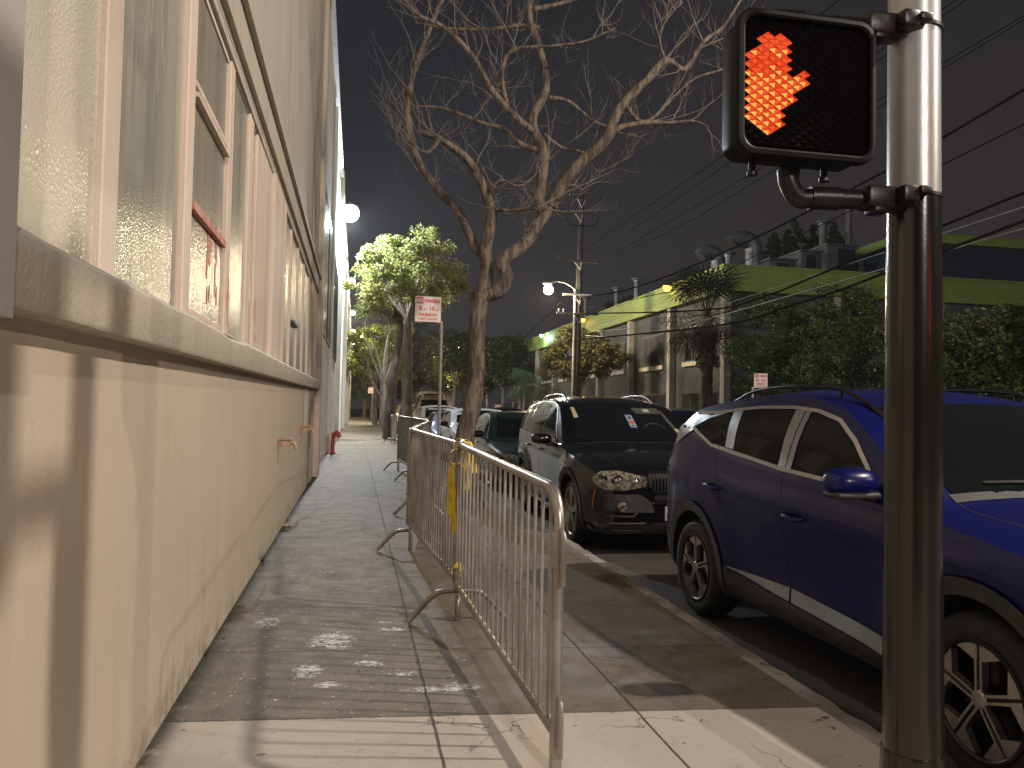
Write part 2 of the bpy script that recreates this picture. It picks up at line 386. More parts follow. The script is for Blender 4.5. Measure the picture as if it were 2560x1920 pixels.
stucco('wall_lower', (.48, .405, .315), (.44, .38, .295), (.375, .335, .26), .5, bumps=.45)
stucco('wall_upper', (.46, .41, .335), (.40, .36, .295), (.27, .25, .21), .6)
stucco('ledge_paint', (.47, .42, .335), (.41, .365, .29), (.28, .25, .19), .45, bumps=.8)
stucco('pilaster_pink', (.47, .365, .31), (.42, .33, .28), (.30, .235, .20), .4)
stucco('pilaster_brown', (.40, .365, .33), (.35, .32, .29), (.36, .19, .15), .5)
stucco('mullion_paint', (.62, .53, .44), (.56, .47, .39), (.30, .19, .14), .45, bumps=.5)
stucco('far_white', (.62, .61, .56), (.54, .52, .47), (.36, .35, .31), .5)
stucco('far_cream', (.60, .51, .38), (.50, .43, .32), (.33, .28, .21), .5)
def frosted(name, c1, c2, rough, vscale, bstr, drip=0.):
    m, nt, out = nmat(name); p = N(nt, 'ShaderNodeBsdfPrincipled'); L(nt, p.outputs[0], out.inputs[0])
    co = objco(nt); cs = objco(nt, (1, 3.0, .25))
    a = ramp(nt, noise(nt, cs, 1.6, 5, .6), .35, .68); c = mixcol(nt, a, c1, c2)
    sp = ramp(nt, noise(nt, co, 9, 6, .8), .68, .78); c = mixcol(nt, mth(nt, 'MULTIPLY', sp, .4), c, (.12, .12, .09))
    if drip:
        cd_ = objco(nt, (1, 7, .55)); d = noise(nt, cd_, 1.3, 3, .5, 1.0)
        d = ramp(nt, mth(nt, 'ABSOLUTE', mth(nt, 'SUBTRACT', d, .52)), .004, .02, inv=True)
        sx = N(nt, 'ShaderNodeSeparateXYZ'); L(nt, co, sx.inputs[0]); d = mth(nt, 'MULTIPLY', d, ramp(nt, sx.outputs[2], 2.2, 2.7))
        c = mixcol(nt, mth(nt, 'MULTIPLY', d, drip), c, (.50, .44, .36))
    L(nt, c, p.inputs['Base Color']); p.inputs['Roughness'].default_value = rough
    v = N(nt, 'ShaderNodeTexVoronoi'); v.inputs['Scale'].default_value = vscale; L(nt, co, v.inputs['Vector'])
    b = N(nt, 'ShaderNodeBump'); b.inputs['Strength'].default_value = bstr; b.inputs['Distance'].default_value = .004
    L(nt, v.outputs['Distance'], b.inputs['Height']); L(nt, b.outputs[0], p.inputs['Normal']); p.inputs['Specular IOR Level'].default_value = .7
    return m
frosted('glass_near', (.60, .56, .46), (.53, .50, .40), .28, 95, .6)
frosted('glass_grey', (.33, .335, .275), (.235, .24, .195), .22, 110, .28, drip=.6)
frosted('glass_dull', (.30, .28, .23), (.22, .21, .175), .25, 60, .4)

# ------------------------------------------------------------------ left building, near part
WX = -.76
B1 = thing('warehouse_building', 'beige stucco warehouse with long ledge and tall frosted windows beside the pavement', 'building', (WX, 7.5, 0))
def ledz(y): return .0095*(y-1.8)
w = MB(); w.box(-6, WX, -.75, 15.4, -.15, 1.66); w.build('lower_wall', M['wall_lower'], B1)
# ledge: irregular plaster lip following the street
r3 = random.Random(11); vs = []; fs = []; yy = [-.75+.12*i for i in range(134)]
for i, y in enumerate(yy):
    zt = 1.695+ledz(y)+(r3.random()-.5)*.006; zb = 1.53+ledz(y)+(r3.random()-.5)*.004
    if 4.1 < y < 5.1: zt -= .012*math.sin((y-4.1)*math.pi)**2+r3.random()*.01
    vs += [(-.92, y, zb), (WX+.085, y, zb), (WX+.093, y, zb+.012), (WX+.093+(r3.random()-.5)*.003, y, zt-.018), (WX+.075, y, zt), (-.92, y, zt+.045)]
    if i:
        a = (i-1)*6; b = i*6
        for k in range(5): fs.append((a+k, b+k, b+k+1, a+k+1))
fs += [(0, 1, 2, 3, 4, 5), tuple((len(yy)-1)*6+k for k in range(5, -1, -1))]
o = mesh('ledge', vs, fs, M['ledge_paint'], B1, smooth=35)
wa = MB(); wa.box(-6, -.93, -.75, 15.4, 1.50, 10.); wa.build('core_wall', M['dark_in'], B1)
wu = MB(); wu.box(-.925, WX+.08, 15.05, 15.62, 3.421, 9.24); wu.box(-.929, WX, -.75, 15.4, 3.46, 9.25); wu.box(-6.0, WX+.10, -.75, 15.55, 9.25, 10.4); wu.build('upper_wall', M['wall_upper'], B1)
hd = MB()
hd.box(WX, WX+.035, -.75, 15.0, 3.50, 3.74); hd.box(WX, WX+.075, -.75, 15.0, 3.743, 3.80); hd.box(WX, WX+.05, -.75, 15.0, 3.803, 3.83)
hd.box(-.929, WX-.002, -.75, 15.4, 3.40, 3.457)
hd.build('lintel_moulding', M['wall_upper'], B1)
# near pilaster, pink pilasters
def MY(y): return y*1.012
pb = MB(); pb.box(-.925, WX+.10, -.75, 1.665, 1.50, 3.395); pb.build('brown_pilaster', M['pilaster_brown'], B1)
pk = MB(); pk.box(-.925, WX+.02, 7.05, 8.2, 1.755, 3.398); pk.build('pink_pilaster', M['mullion_paint'], B1)
pk = MB(); pk.box(-.925, WX+.10, 15.05, 15.62, -.15, 3.42); pk.box(-.925, WX+.02, 13.3, 15.048, 1.83, 3.398); pk.build('pink_pilaster', M['pilaster_pink'], B1)
# panes (recessed) : one window per bay opening
GX = -.805
def window(y0, y1, z0, z1, gm, lbl=None, frame=.010, inner=None):
    f = MB()
    f.box(GX, GX+.022, y0, y0+frame, z0, z1); f.box(GX, GX+.022, y1-frame, y1, z0, z1)
    f.box(GX, GX+.022, y0+frame, y1-frame, z1-frame, z1); f.box(GX, GX+.022, y0+frame, y1-frame, z0, z0+frame)
    fo = f.build('window', M['mullion_paint'], B1)
    g = MB(); g.box(GX-.01, GX+.012, y0+frame, y1-frame, z0+frame, z1-frame); g.build('pane', gm, fo)
    return fo
def mull(y0, y1, z0, x1=WX-.012, m='mullion_paint'):
    b = MB(); b.bbox(-.925, x1, y0, y1, z0, 3.398, .006, 1); b.build('mullion', M[m], B1)
zs = lambda y: 1.735+ledz(y)
window(1.67, MY(2.50), zs(2.2), 3.396, M['glass_near'])
mull(MY(2.50)+.001, MY(2.655), zs(2.7)-.01)
window(MY(2.655)+.002, MY(3.575), zs(3.1), 3.396, M['glass_grey'])
mull(MY(3.575)+.001, MY(3.72), zs(3.8)-.01, WX-.004)
z0 = zs(4.3)
fo = window(MY(3.72)+.002, MY(4.72), z0, 3.396, M['glass_dull'], frame=.035)
t = MB(); t.box(GX+.013, GX+.035, MY(3.74)+.03, MY(4.70)-.03, 2.84, 2.87); t.box(GX+.013, GX+.045, MY(3.74)+.03, MY(4.70)-.03, 2.79, 2.815); t.build('transom', M['mullion_paint'], fo)
mat('red_smear', (.42, .09, .07), .7, var=.5, vs=12, col2=(.5, .3, .25))
t = MB(); t.box(GX+.013, GX+.04, MY(3.74)+.03, MY(4.70)-.03, 2.255, 2.295); t.build('transom', [M['red_smear']], fo)
mull(MY(4.72)+.001, MY(4.86), zs(4.8)-.01)
window(MY(4.86)+.002, MY(5.55), zs(5.2), 3.396, M['glass_grey'])
mull(MY(5.55)+.001, MY(5.75), zs(5.7)-.01)
mull(MY(5.97), 7.04, zs(6.5)-.01, WX-.012)
window(MY(5.75)+.002, MY(5.97)-.001, zs(5.9), 3.396, M['glass_dull'], frame=.015)
y = 8.21
for i, (a, gm) in enumerate(((1.0, 'glass_grey'), (.95, 'glass_dull'), (1.0, 'glass_grey'), (1.0, 'glass_dull'))):
    window(y, y+a, zs(y), 3.396, M[gm]); mull(y+a+.001, y+a+.14, zs(y)-.01)
    if i == 1:
        t = MB(); t.box(GX+.013, GX+.07, y+.1, y+a-.1, 2.33, 2.36); t.build('transom', M['window_frame'], B1)
    y += a+.142
mull(y, 13.298, zs(12.8)-.01, WX-.012)
# red paint smears on the panes (thin dried paint film)
r4 = random.Random(5)
def smear(y0, y1, z0, z1, n, x, seed):
    rr = random.Random(seed); out = []
    for _ in range(n):
        b = MB(); out.append(b)
        yc = rr.uniform(y0, y1); w_ = rr.uniform(.006, .022); za = rr.uniform(z0, z1); h = rr.uniform(.05, .22)
        pts = []; k = 7
        for i in range(k): pts.append((yc-w_*(.4+.6*math.sin(math.pi*(i+.5)/k))*(.7+.5*rr.random()), za+h*i/(k-1)))
        for i in range(k-1, -1, -1): pts.append((yc+w_*(.4+.6*math.sin(math.pi*(i+.5)/k))*(.7+.5*rr.random()), za+h*i/(k-1)))
        b.prism(pts, (x+rr.random()*.0008, x+.0022+rr.random()*.0008), lambda a, c, d: (d, a, c))
    return out
mat('red_film', (.48, .13, .10), .6, var=.5, vs=18, col2=(.50, .30, .24))
for b in smear(4.30, 4.62, 1.86, 2.20, 16, GX+.0125, 1): b.build('paint_smear', M['red_film'], fo)
for b in smear(4.86, 4.90, 1.80, 2.05, 4, WX-.0115, 2)+smear(6.05, 6.2, 1.8, 2.2, 3, WX-.0115, 2): b.build('paint_smear', M['red_film'], B1)
# drainpipes below the ledge and rusted stubs
for yy_ in (11.9, 12.3):
    b = MB(); b.tube([(WX+.02, yy_, 1.66), (WX+.02, yy_, 1.03)], .012); b.build('conduit', M['wall_upper'], B1, smooth=40)
for nm, y, z in (('a', 8.15, .97), ('b', 11.35, 1.02)):
    t = thing('pipe_stub', 'rusty pipe bracket on the beige wall, %s' % ('the nearer of two' if nm == 'a' else 'the farther one, below the conduits'), 'pipe bracket', (WX, y, z))
    b = MB(); b.bbox(WX+.001, WX+.12, y-.05, y+.05, z-.045, z+.02, .006); b.bbox(WX+.02, WX+.15, y-.07, y+.0, z+.021, z+.045, .004)
    b.tube([(WX+.0, y+.02, z-.0), (WX+.16, y+.02, z-.01), (WX+.175, y+.02, z-.06)], .02, 10); b.build('bracket', M['rust'], t, smooth=40)
    b = MB(); b.tube([(WX+.165, y+.02, z-.06), (WX+.17, y+.02, z-.15), (WX+.16, y+.03, z-.23)], .006, 5); b.build('drip_rod', M['rust'], t); b = MB(); b.tube([(WX+.012, y-.045, z-.045), (WX+.008, y-.045, z-.22)], .005, 5); b.build('drip_rod', M['rust'], t)
    b = MB(); b.prism([(y-.03, z-.05), (y+.03, z-.05), (y+.018, z-.6), (y+.01, .02), (y-.012, .02), (y-.015, z-.5)], (WX+.0005, WX+.002), lambda a, c, d: (d, a, c))
mat('weed', (.10, .12, .03), .7, var=.4, vs=20)
def weed(x, y, n, s, seed, lbl):
    rr = random.Random(seed); b = MB()
    for _ in range(n):
        a = rr.uniform(-1.2, 1.2); ln = s*rr.uniform(.5, 1.2); dx = math.cos(a)*ln*.6; dy = math.sin(a)*ln; px = x+rr.random()*.02; py = y+rr.uniform(-.04, .04)
        w_ = .004
        b.add([(px, py-w_, 0), (px, py+w_, 0), (px+dx*.5, py+dy*.5+w_, ln*.7), (px+dx*.5, py+dy*.5-w_, ln*.7), (px+dx, py+dy, ln*.9)], [(0, 1, 2, 3), (3, 2, 4)])
    tag(b.build('weed', M['weed']), lbl, 'weed', 'weeds growing at the wall foot')
weed(-.755, 6.95, 40, .10, 1, 'small green weed tuft at the foot of the wall near the farther slabs')
weed(-.755, 4.4, 14, .05, 2, 'tiny weed sprig in the wall joint at the lower left')
b = MB(); b.bbox(-.755, -.66, 8.9, 9.0, .001, .014, .004); 
tag(b.build('metal_plate', M['rust']), 'small rusty plate lying against the wall foot', 'plate')

# ------------------------------------------------------------------ left buildings, far part
def wallseg(name, y0, y1, ztop, m, label, pil=None, xoff=0):
    t = thing(name, label, 'building', (WX, (y0+y1)/2, 0))
    b = MB(); b.box(-6, WX-.02+xoff, y0, y1, -.15, ztop); b.build('wall', m, t)
    b = MB(); b.box(-6, WX+.10+xoff, y0+.05, y1-.05, ztop, ztop+.12); b.build('coping', m, t)
    p = pil or []
    for (a, c, d, zz) in p:
        b = MB(); b.box(WX-.019+xoff, WX+d+xoff, a, c, -.15, zz); b.build('pilaster', m, t)
    return t
t = wallseg('concrete_building', 15.64, 31.5, 10.3, M['far_white'], 'pale concrete building with the brightest white lamp on its far pilaster', [(30.6, 31.5, .13, 10.6), (22.8, 23.5, .05, 10.1)])
for a, c in ((16.6, 19.4), (20.2, 22.6), (24.2, 29.8)):
    f = MB(); f.box(WX-.019, WX+.012, a, c, 3.0, 6.2); fo = f.build('window', M['window_frame'], t)
    f = MB()
    for k in range(3):
        q = (c-a)/3; f.box(WX+.013, WX+.018, a+k*q+.06, a+(k+1)*q-.06, 3.1, 6.1)
    f.build('pane', M['window_dark'], fo)
t = wallseg('white_building', 31.54, 62.4, 10.3, M['far_white'], 'long white building with two wall lamps, beyond the brightest lamp', [(46.6, 47.2, .16, 9.2), (38.6, 39.2, .08, 10.1), (54.4, 55., .08, 10.1), (61.8, 62.4, .2, 9.4)])
t = wallseg('cream_building', 62.44, 110, 10.3, M['far_cream'], 'cream building at the far end of the left row with small warm lamps', [(70, 70.6, .1, 9), (77.4, 78, .2, 9.2), (85.6, 86.2, .1, 9), (93, 93.6, .2, 9)])

# siamese standpipe
sp = on(833, 1118, 2, 0.0); sy = sp.y
t = thing('standpipe', 'red two headed fire standpipe against the wall foot', 'standpipe', (WX+.16, 22.5, 0))
b = MB(); b.tube([(WX+.16, 22.5, 0), (WX+.16, 22.5, .42), (WX+.20, 22.5, .55)], .055, 12); b.lathe([(.09, 0), (.09, .03), (.06, .05)], 14, (WX+.16, 22.5, 0)); b.build('riser', M['red_paint'], t, smooth=40)
for dy in (-.09, .09):
    b = MB(); b.tube([(WX+.16, 22.5+dy*.3, .52), (WX+.27, 22.5+dy, .60), (WX+.33, 22.5+dy*1.1, .52)], [.07, .08, .075], 12); b.tube([(WX+.33, 22.5+dy*1.1, .52), (WX+.37, 22.5+dy*1.15, .46)], .06, 12); b.build('inlet', M['red_paint'], t, smooth=40)
# wall lamps
mat('lamp_body', (.5, .5, .48), .5, metal=.2)
emit('lamp_cool', (.86, .94, 1.), 60)
emit('lamp_mid', (1., .90, .70), 25)
emit('lamp_warm', (1., .78, .45), 50)
def point(name, loc, col, power, rad=.1, parent=None):
    ld = bpy.data.lights.new(name, 'POINT'); ld.color = col; ld.energy = power; ld.shadow_soft_size = rad
    o = bpy.data.objects.new(name, ld); COL.objects.link(o)
    if parent:
        o.parent = parent; o.location = Vector(loc)-parent.location
    else: o.location = loc
    return o
WL = [(30.5, 8.9, 'lamp_cool', (.84, .92, 1.), 5600, .34), (47.2, 8.9, 'lamp_mid', (1., .95, .85), 2600, .2), (63.2, 8.9, 'lamp_warm', (1., .87, .62), 5500, .19), (78.6, 8.9, 'lamp_warm', (1., .84, .58), 4500, .19), (94, 8.9, 'lamp_warm', (1., .82, .55), 900, .18)]
ords = ['brightest white wall lamp, nearest on the left facade', 'second wall lamp down the left facade, cool white', 'third wall lamp down the left facade, warm', 'fourth wall lamp down the left facade, small warm', 'farthest wall lamp on the left facade, dim warm']
for (y, z, em, col, pw, r), lb in zip(WL, ords):
    x = WX+.38
    t = thing('wall_lamp', lb, 'wall lamp', (x, y, z), 'lamps along the left facade')
    b = MB(); b.tube([(WX+.0, y, z+.05), (WX+.12, y, z+.16), (x, y, z+r+.08), (x, y, z+r)], .025, 8); b.bbox(WX-.02, WX+.03, y-.08, y+.08, z-.06, z+.14, .01); b.build('arm', M['lamp_body'], t, smooth=40)
    b = MB(); b.lathe([(.05, r+.06), (r*.5, r*.93), (r*.7, r*.75)], 20, (x, y, z)); b.build('shade', M['lamp_body'], t, smooth=40)
    b = MB(); b.lathe([(r*math.sin(math.pi*k/12)+.0005, -r*math.cos(math.pi*k/12)) for k in range(13)], 20, (x, y, z), cap=False); b.build('bloom_globe', M[em], t, smooth=True)  # oversized glowing sphere, the lamp's bloom is built into its shape
    point('light', (x+.02, y-.02, z-r-.14), col, pw, .12, t)
# ------------------------------------------------------------------ crowd barriers
def barrier(a, b, label, za=0., zb=0., H=1.07, mt='galv', nb=None, foot_a=True, foot_b=True, hooks=False):
    A = Vector((a[0], a[1], 0)); B = Vector((b[0], b[1], 0)); d = (B-A); Ln = d.length; d.normalize(); nrm = Vector((-d.y, d.x, 0))
    t = thing('crowd_barrier', label, 'crowd barrier', A, 'steel crowd barriers along the pavement')
    def P(s, z, n=0.): return A+d*s+nrm*n+Vector((0, 0, z+za+(zb-za)*s/Ln))
    rt = .021; rc = .13; z0 = .17
    fr = MB(); path = [P(0, z0)]+[P(0, H-rc)]
    for i in range(1, 7):
        an = math.pi/2*i/6; path.append(P(rc*(1-math.cos(an)), H-rc+rc*math.sin(an)))
    for i in range(0, 7):
        an = math.pi/2*(1-i/6); path.append(P(Ln-rc*(1-math.cos(an)), H-rc+rc*math.sin(an)))
    path.append(P(Ln, z0)); fr.tube(path, rt, 12)
    fr.tube([P(0, z0), P(Ln, z0)], rt*.9, 10)
    fr.build('frame', M[mt], t, smooth=50)
    n = nb or max(6, int(Ln/.104)); bars = MB()
    for i in range(1, n):
        s = Ln*i/n; zt = H if rc < s < Ln-rc else H-rc+math.sqrt(max(0, rc*rc-(rc-min(s, Ln-s))**2))
        bars.tube([P(s, z0), P(s, zt)], .0078, 6)
    bars.build('bars', M[mt], t, smooth=50)
    for on_, s in ((foot_a, .10), (foot_b, Ln-.10)):
        if not on_: continue
        f = MB(); q = []
        base = A+d*s
        for u, z in ((-.31, .012), (-.17, .155), (-.11, .185), (0, .19), (.11, .185), (.17, .155), (.31, .012)): q.append(base+nrm*u+Vector((0, 0, z)))
        f.tube(smoothpath(q, 4), .017, 8); f.bbox(base.x-.018, base.x+.018, base.y-.018, base.y+.018, .0, z0+za+.02, .004, 1)
        f.build('foot', M[mt], t, smooth=50)
    h = MB()
    if hooks:
        for zc in (.86, .24):
            h = MB()
            q = [P(-.0, zc+.07), P(-.05, zc+.06), P(-.065, zc), P(-.06, zc-.13)]; h.tube(smoothpath(q, 4), .009, 7); h.build('hook', M[mt], t, smooth=50)
        h = MB(); h.bbox(A.x-.02, A.x+.02, A.y-.02, A.y+.02, 0, .18, .004, 1); h.build('stub_post', M[mt], t)
    else:
        for zc in (.86, .3): h = MB(); h.tube([P(0, zc+.05), P(-.03, zc+.05), P(-.035, zc-.06)], .008, 6); h.build('hook', M[mt], t, smooth=50)
    return t
bl = [((.760, 2.80), (.665, 4.98), 'nearest steel crowd barrier, its free end hooked and leaning right', -.03, .04, False, True, True),
      ((.690, 5.10), (.535, 7.42), 'second steel crowd barrier from the viewer, tied with yellow tape', .03, .06, False, True, False),
      ((.53, 7.55), (.82, 9.75), 'third crowd barrier, angling away behind the taped one', .05, .06, False, True, False),
      ((.84, 9.85), (1.12, 12.0), 'fourth crowd barrier, hidden mostly behind the parked row side', .05, .07, False, True, False),
      ((1.14, 12.1), (1.04, 14.3), 'fifth crowd barrier, dark row end left of the sign pole', .07, .08, False, True, False),
      ((1.03, 14.4), (.92, 16.6), 'sixth crowd barrier, dark and seen nearly end on', .08, .08, False, True, False),
      ((1.35, 29.0), (1.62, 31.0), 'farthest crowd barrier beside the tree trunks', .0, .0, True, True, False)]
for a, b, lb, za, zb, fa, fb, hk in bl:
    barrier(a, b, lb, za, zb, foot_a=fa, foot_b=fb, hooks=hk, mt='galv_dark' if a[1] > 12 and a[1] < 20 else 'galv')
# caution tape
def ribbon(pts, w, axis=Vector((0, 1, 0)), thick=.0015, tw=None):
    vs = []; pts = [Vector(p) for p in pts]; b = MB(); n = len(pts)
    ws = w if isinstance(w, (list, tuple)) else [w]*n
    for i, p in enumerate(pts):
        a = (tw[i] if tw else axis).normalized(); t = (pts[min(i+1, n-1)]-pts[max(0, i-1)]).normalized(); nn = a.cross(t).normalized()*thick
        for s1, s2 in ((-1, -1), (1, -1), (1, 1), (-1, 1)): vs.append(p+a*ws[i]*.5*s1+nn*s2*.5)
    fs = [(0, 1, 2, 3), tuple((n-1)*4+k for k in (3, 2, 1, 0))]
    for i in range(n-1):
        for k in range(4): fs.append((i*4+k, (i+1)*4+k, (i+1)*4+(k+1) % 4, i*4+(k+1) % 4))
    return b.add(vs, fs)
t = thing('caution_tape', 'yellow caution tape knotted round the joint of the two nearest barriers', 'caution tape', (.68, 5.04, 1.0))
def loop(cx, cy, cz, r, w, tilt, nm, seed):
    rr = random.Random(seed); q = []; tw = []
    for i in range(15):
        an = 2*math.pi*i/14; q.append((cx+r*math.cos(an)*(1+.15*rr.random()), cy+tilt*math.sin(an), cz+r*math.sin(an)*(1+.2*rr.random()))); tw.append(Vector((.25*rr.random(), 1, .2*(rr.random()-.5))))
    ribbon(q, w, tw=tw).build(nm, M['tape'], t, smooth=50)
loop(.675, 4.97, 1.10, .042, .06, .02, 'wrap', 1)
loop(.672, 5.05, 1.02, .05, .06, .05, 'wrap', 4)
loop(.69, 4.90, 1.10, .04, .07, -.03, 'wrap', 8)
q = [(.70, 4.95, 1.05), (.725, 4.93, .99), (.73, 4.93, .90), (.72, 4.94, .82)]; ribbon(q, [.03, .045, .04, .03], Vector((1, -.2, 0))).build('strip', M['tape'], t, smooth=50)
q = [(.715, 4.93, 1.13), (.735, 4.9, 1.08), (.745, 4.9, 1.0), (.76, 4.9, .93)]; ribbon(q, [.05, .06, .055, .05], Vector((1, .3, 0))).build('strip', M['tape'], t, smooth=50)
q = [(.655, 5.02, .985), (.625, 4.96, .96), (.615, 4.95, .88), (.622, 4.95, .80), (.618, 4.95, .72), (.628, 4.94, .66), (.64, 4.94, .60), (.642, 4.94, .55)]
ribbon(smoothpath(q, 4), [.015+.038*math.sin(math.pi*(i+1)/31) for i in range(29)], Vector((1, -.5, .1))).build('tail', M['tape'], t, smooth=50)
q = [(.66, 4.95, .99), (.69, 4.9, .975), (.71, 4.93, .96), (.715, 4.93, .86)]; ribbon(smoothpath(q, 3), .028, Vector((0.2, 1, .5))).build('strip', M['tape'], t, smooth=50)
q = [(.64, 4.98, .30), (.655, 4.92, .345), (.685, 4.92, .33), (.70, 4.92, .30), (.67, 4.91, .26), (.655, 4.93, .20), (.65, 4.95, .17)]
ribbon(smoothpath(q, 3), .04, Vector((.5, .5, 1))).build('knot', M['tape'], t, smooth=50)
for s in (.16, .30, .45, .58):
    y = 4.98-s; x = .665+s*.0436
    ribbon([(x-.012, y-.01, .225), (x-.012, y-.01, .245+.01*s), (x+.0, y-.02, .26)], .014, Vector((.3, 1, 0))).build('scrap', M['tape'], t)

# ------------------------------------------------------------------ signal pole and pedestrian signal
PX, PY = 1.728, 2.13
t = thing('signal_pole', 'thick metal traffic signal pole, dark below the clamp and pale above', 'signal pole', (PX, PY, 0))
b = MB(); b.lathe([(.088, 0), (.086, .6), (.082, 1.6), (.0795, 2.03)], 48, (PX, PY, 0)); b.build('lower_tube', M['pole_dark'], t, smooth=40)
b = MB(); b.lathe([(.0785, 2.0), (.0765, 2.5), (.075, 3.0), (.073, 3.56), (.03, 3.60)], 48, (PX, PY, 0)); b.build('upper_tube', M['pole_paint'], t, smooth=40)
b = MB(); b.lathe([(.16, .0), (.16, .05), (.10, .09), (.092, .3), (.09, .31)], 40, (PX, PY, 0)); b.build('base', M['pole_dark'], t, smooth=40)
# pedestrian signal: face plane y = FY, looking towards -y
FY = 2.05; x0, x1, z0, z1 = 1.076, 1.536, 2.105, 2.545
S = thing('pedestrian_signal', 'black pedestrian signal showing a lit orange raised hand', 'pedestrian signal', (x0+.235, FY, z0))
def rrect(x0, x1, z0, z1, r, n=6):
    p = []
    for cx, cz, a0 in ((x1-r, z0+r, -90), (x1-r, z1-r, 0), (x0+r, z1-r, 90), (x0+r, z0+r, 180)):
        for i in range(n+1):
            a = R(a0+90*i/n); p.append((cx+r*math.cos(a), cz+r*math.sin(a)))
    return p
def loftrings(rings, caps=(True, True)):
    b = MB(); n = len(rings[0]); vs = [v for r_ in rings for v in r_]; fs = []
    for i in range(len(rings)-1):
        for k in range(n): fs.append((i*n+k, i*n+(k+1) % n, (i+1)*n+(k+1) % n, (i+1)*n+k))
    if caps[0]: fs.append(tuple(range(n)))
    if caps[1]: fs.append(tuple(range(len(rings)*n-1, (len(rings)-1)*n-1, -1)))
    return b.add(vs, fs)
def ringat(ins, y, r=.055): return [(a, y, c) for a, c in rrect(x0+ins, x1-ins, z0+ins, z1-ins, max(.01, r-ins*.6))]
o = loftrings([ringat(.045, FY+.15), ringat(.020, FY+.135), ringat(.010, FY+.12), ringat(.010, FY+.035), ringat(.012, FY+.03), ringat(0, FY+.028), ringat(0, FY+.006), ringat(.004, FY), ringat(.016, FY-.002), ringat(.022, FY+.002), ringat(.024, FY+.03)], (True, True)).build('housing', M['black_plastic'], S, smooth=35)
# egg-crate lens: pyramid grid in black with lit cells
mat('lens_black', (.003, .0025, .0025), .8, var=.2, vs=40, spec=.04)
emit('hand_red', (.80, .06, .017), 1.); emit('hand_orange', (.95, .10, .025), 1.); emit('hand_amber', (1., .42, .08), 1.15); emit('hand_deep', (.50, .02, .006), 1.)
hp = [(600, 205), (680, 215), (730, 260), (745, 310), (732, 350), (745, 385), (740, 420), (716, 445), (750, 470), (820, 455), (848, 495), (830, 560), (800, 600), (765, 640), (725, 665), (690, 720), (705, 790), (640, 855), (560, 850), (490, 790), (465, 735), (428, 625), (436, 560), (436, 480), (436, 400), (436, 330), (520, 265)]
def uv(p): u = (p[0]-430)/815; v = (p[1]-(100+.125*(p[0]-430)))/835; return (x0+.026+u*(x1-x0-.052), z1-.026-v*(z1-z0-.052))
HP = [uv(p) for p in hp]
def inside(x, z):
    c = False; n = len(HP)
    for i in range(n):
        xa, za = HP[i]; xb, zb = HP[i-1]
        if (za > z) != (zb > z) and x < (xb-xa)*(z-za)/(zb-za)+xa: c = not c
    return c
lens = MB(); lit = MB(); cw, ch = .0400, .0262; YL = FY+.018; r5 = random.Random(9)
ins_ = .026; gx0, gx1, gz0, gz1 = x0+ins_, x1-ins_, z0+ins_, z1-ins_
nx = int((gx1-gx0)/cw)+2; nz = int((gz1-gz0)/ch)+2
def cell(mb, cx, cz, lit_):
    # diamond pyramid : left, top, right, bottom + apex forward
    l_, t_, r_, b_ = (cx-cw/2, YL, cz), (cx, YL, cz+ch/2), (cx+cw/2, YL, cz), (cx, YL, cz-ch/2); ap = (cx, YL-.007, cz+.001)
    if lit_ is None: mb.add([l_, t_, r_, b_, ap], [(0, 1, 4), (1, 2, 4), (2, 3, 4), (3, 0, 4)]); return
    mb.cur = 0; lowhalf = lit_
    cols = [0, 3 if r5.random() < .5 else 0, 1 if r5.random() < .5 else 0, 2 if r5.random() < lowhalf else 1]
    g = .0016
    for (q, c) in (((l_, t_), cols[0]), ((t_, r_), cols[1]), ((r_, b_), cols[2]), ((b_, l_), cols[3])):
        mb.cur = c; a, e = Vector(q[0]), Vector(q[1]); p = Vector(ap); ce = (a+e+p)/3
        mb.add([ce+(a-ce)*.94, ce+(e-ce)*.94, ce+(p-ce)*.94], [(0, 1, 2)])
for i in range(nx*2):
    for j in range(nz*2):
        if (i+j) % 2: continue
        cx = gx0+i*cw/2; cz = gz0+j*ch/2
        if not (gx0 < cx < gx1 and gz0 < cz < gz1): continue
        if inside(cx, cz): cell(lit, cx, cz, .95 if cz < (gz0+gz1)/2+.03 else .2)
        else: cell(lens, cx, cz, None)
lens.cur = 0
# solid backing behind lens
lens.add([(gx0-.01, YL+.004, gz0-.01), (gx1+.01, YL+.004, gz0-.01), (gx1+.01, YL+.004, gz1+.01), (gx0-.01, YL+.004, gz1+.01)], [(0, 1, 2, 3)])
lens.build('lens', M['lens_black'], S)
lit.build('hand_symbol', [M['hand_red'], M['hand_orange'], M['hand_amber'], M['hand_deep']], S)
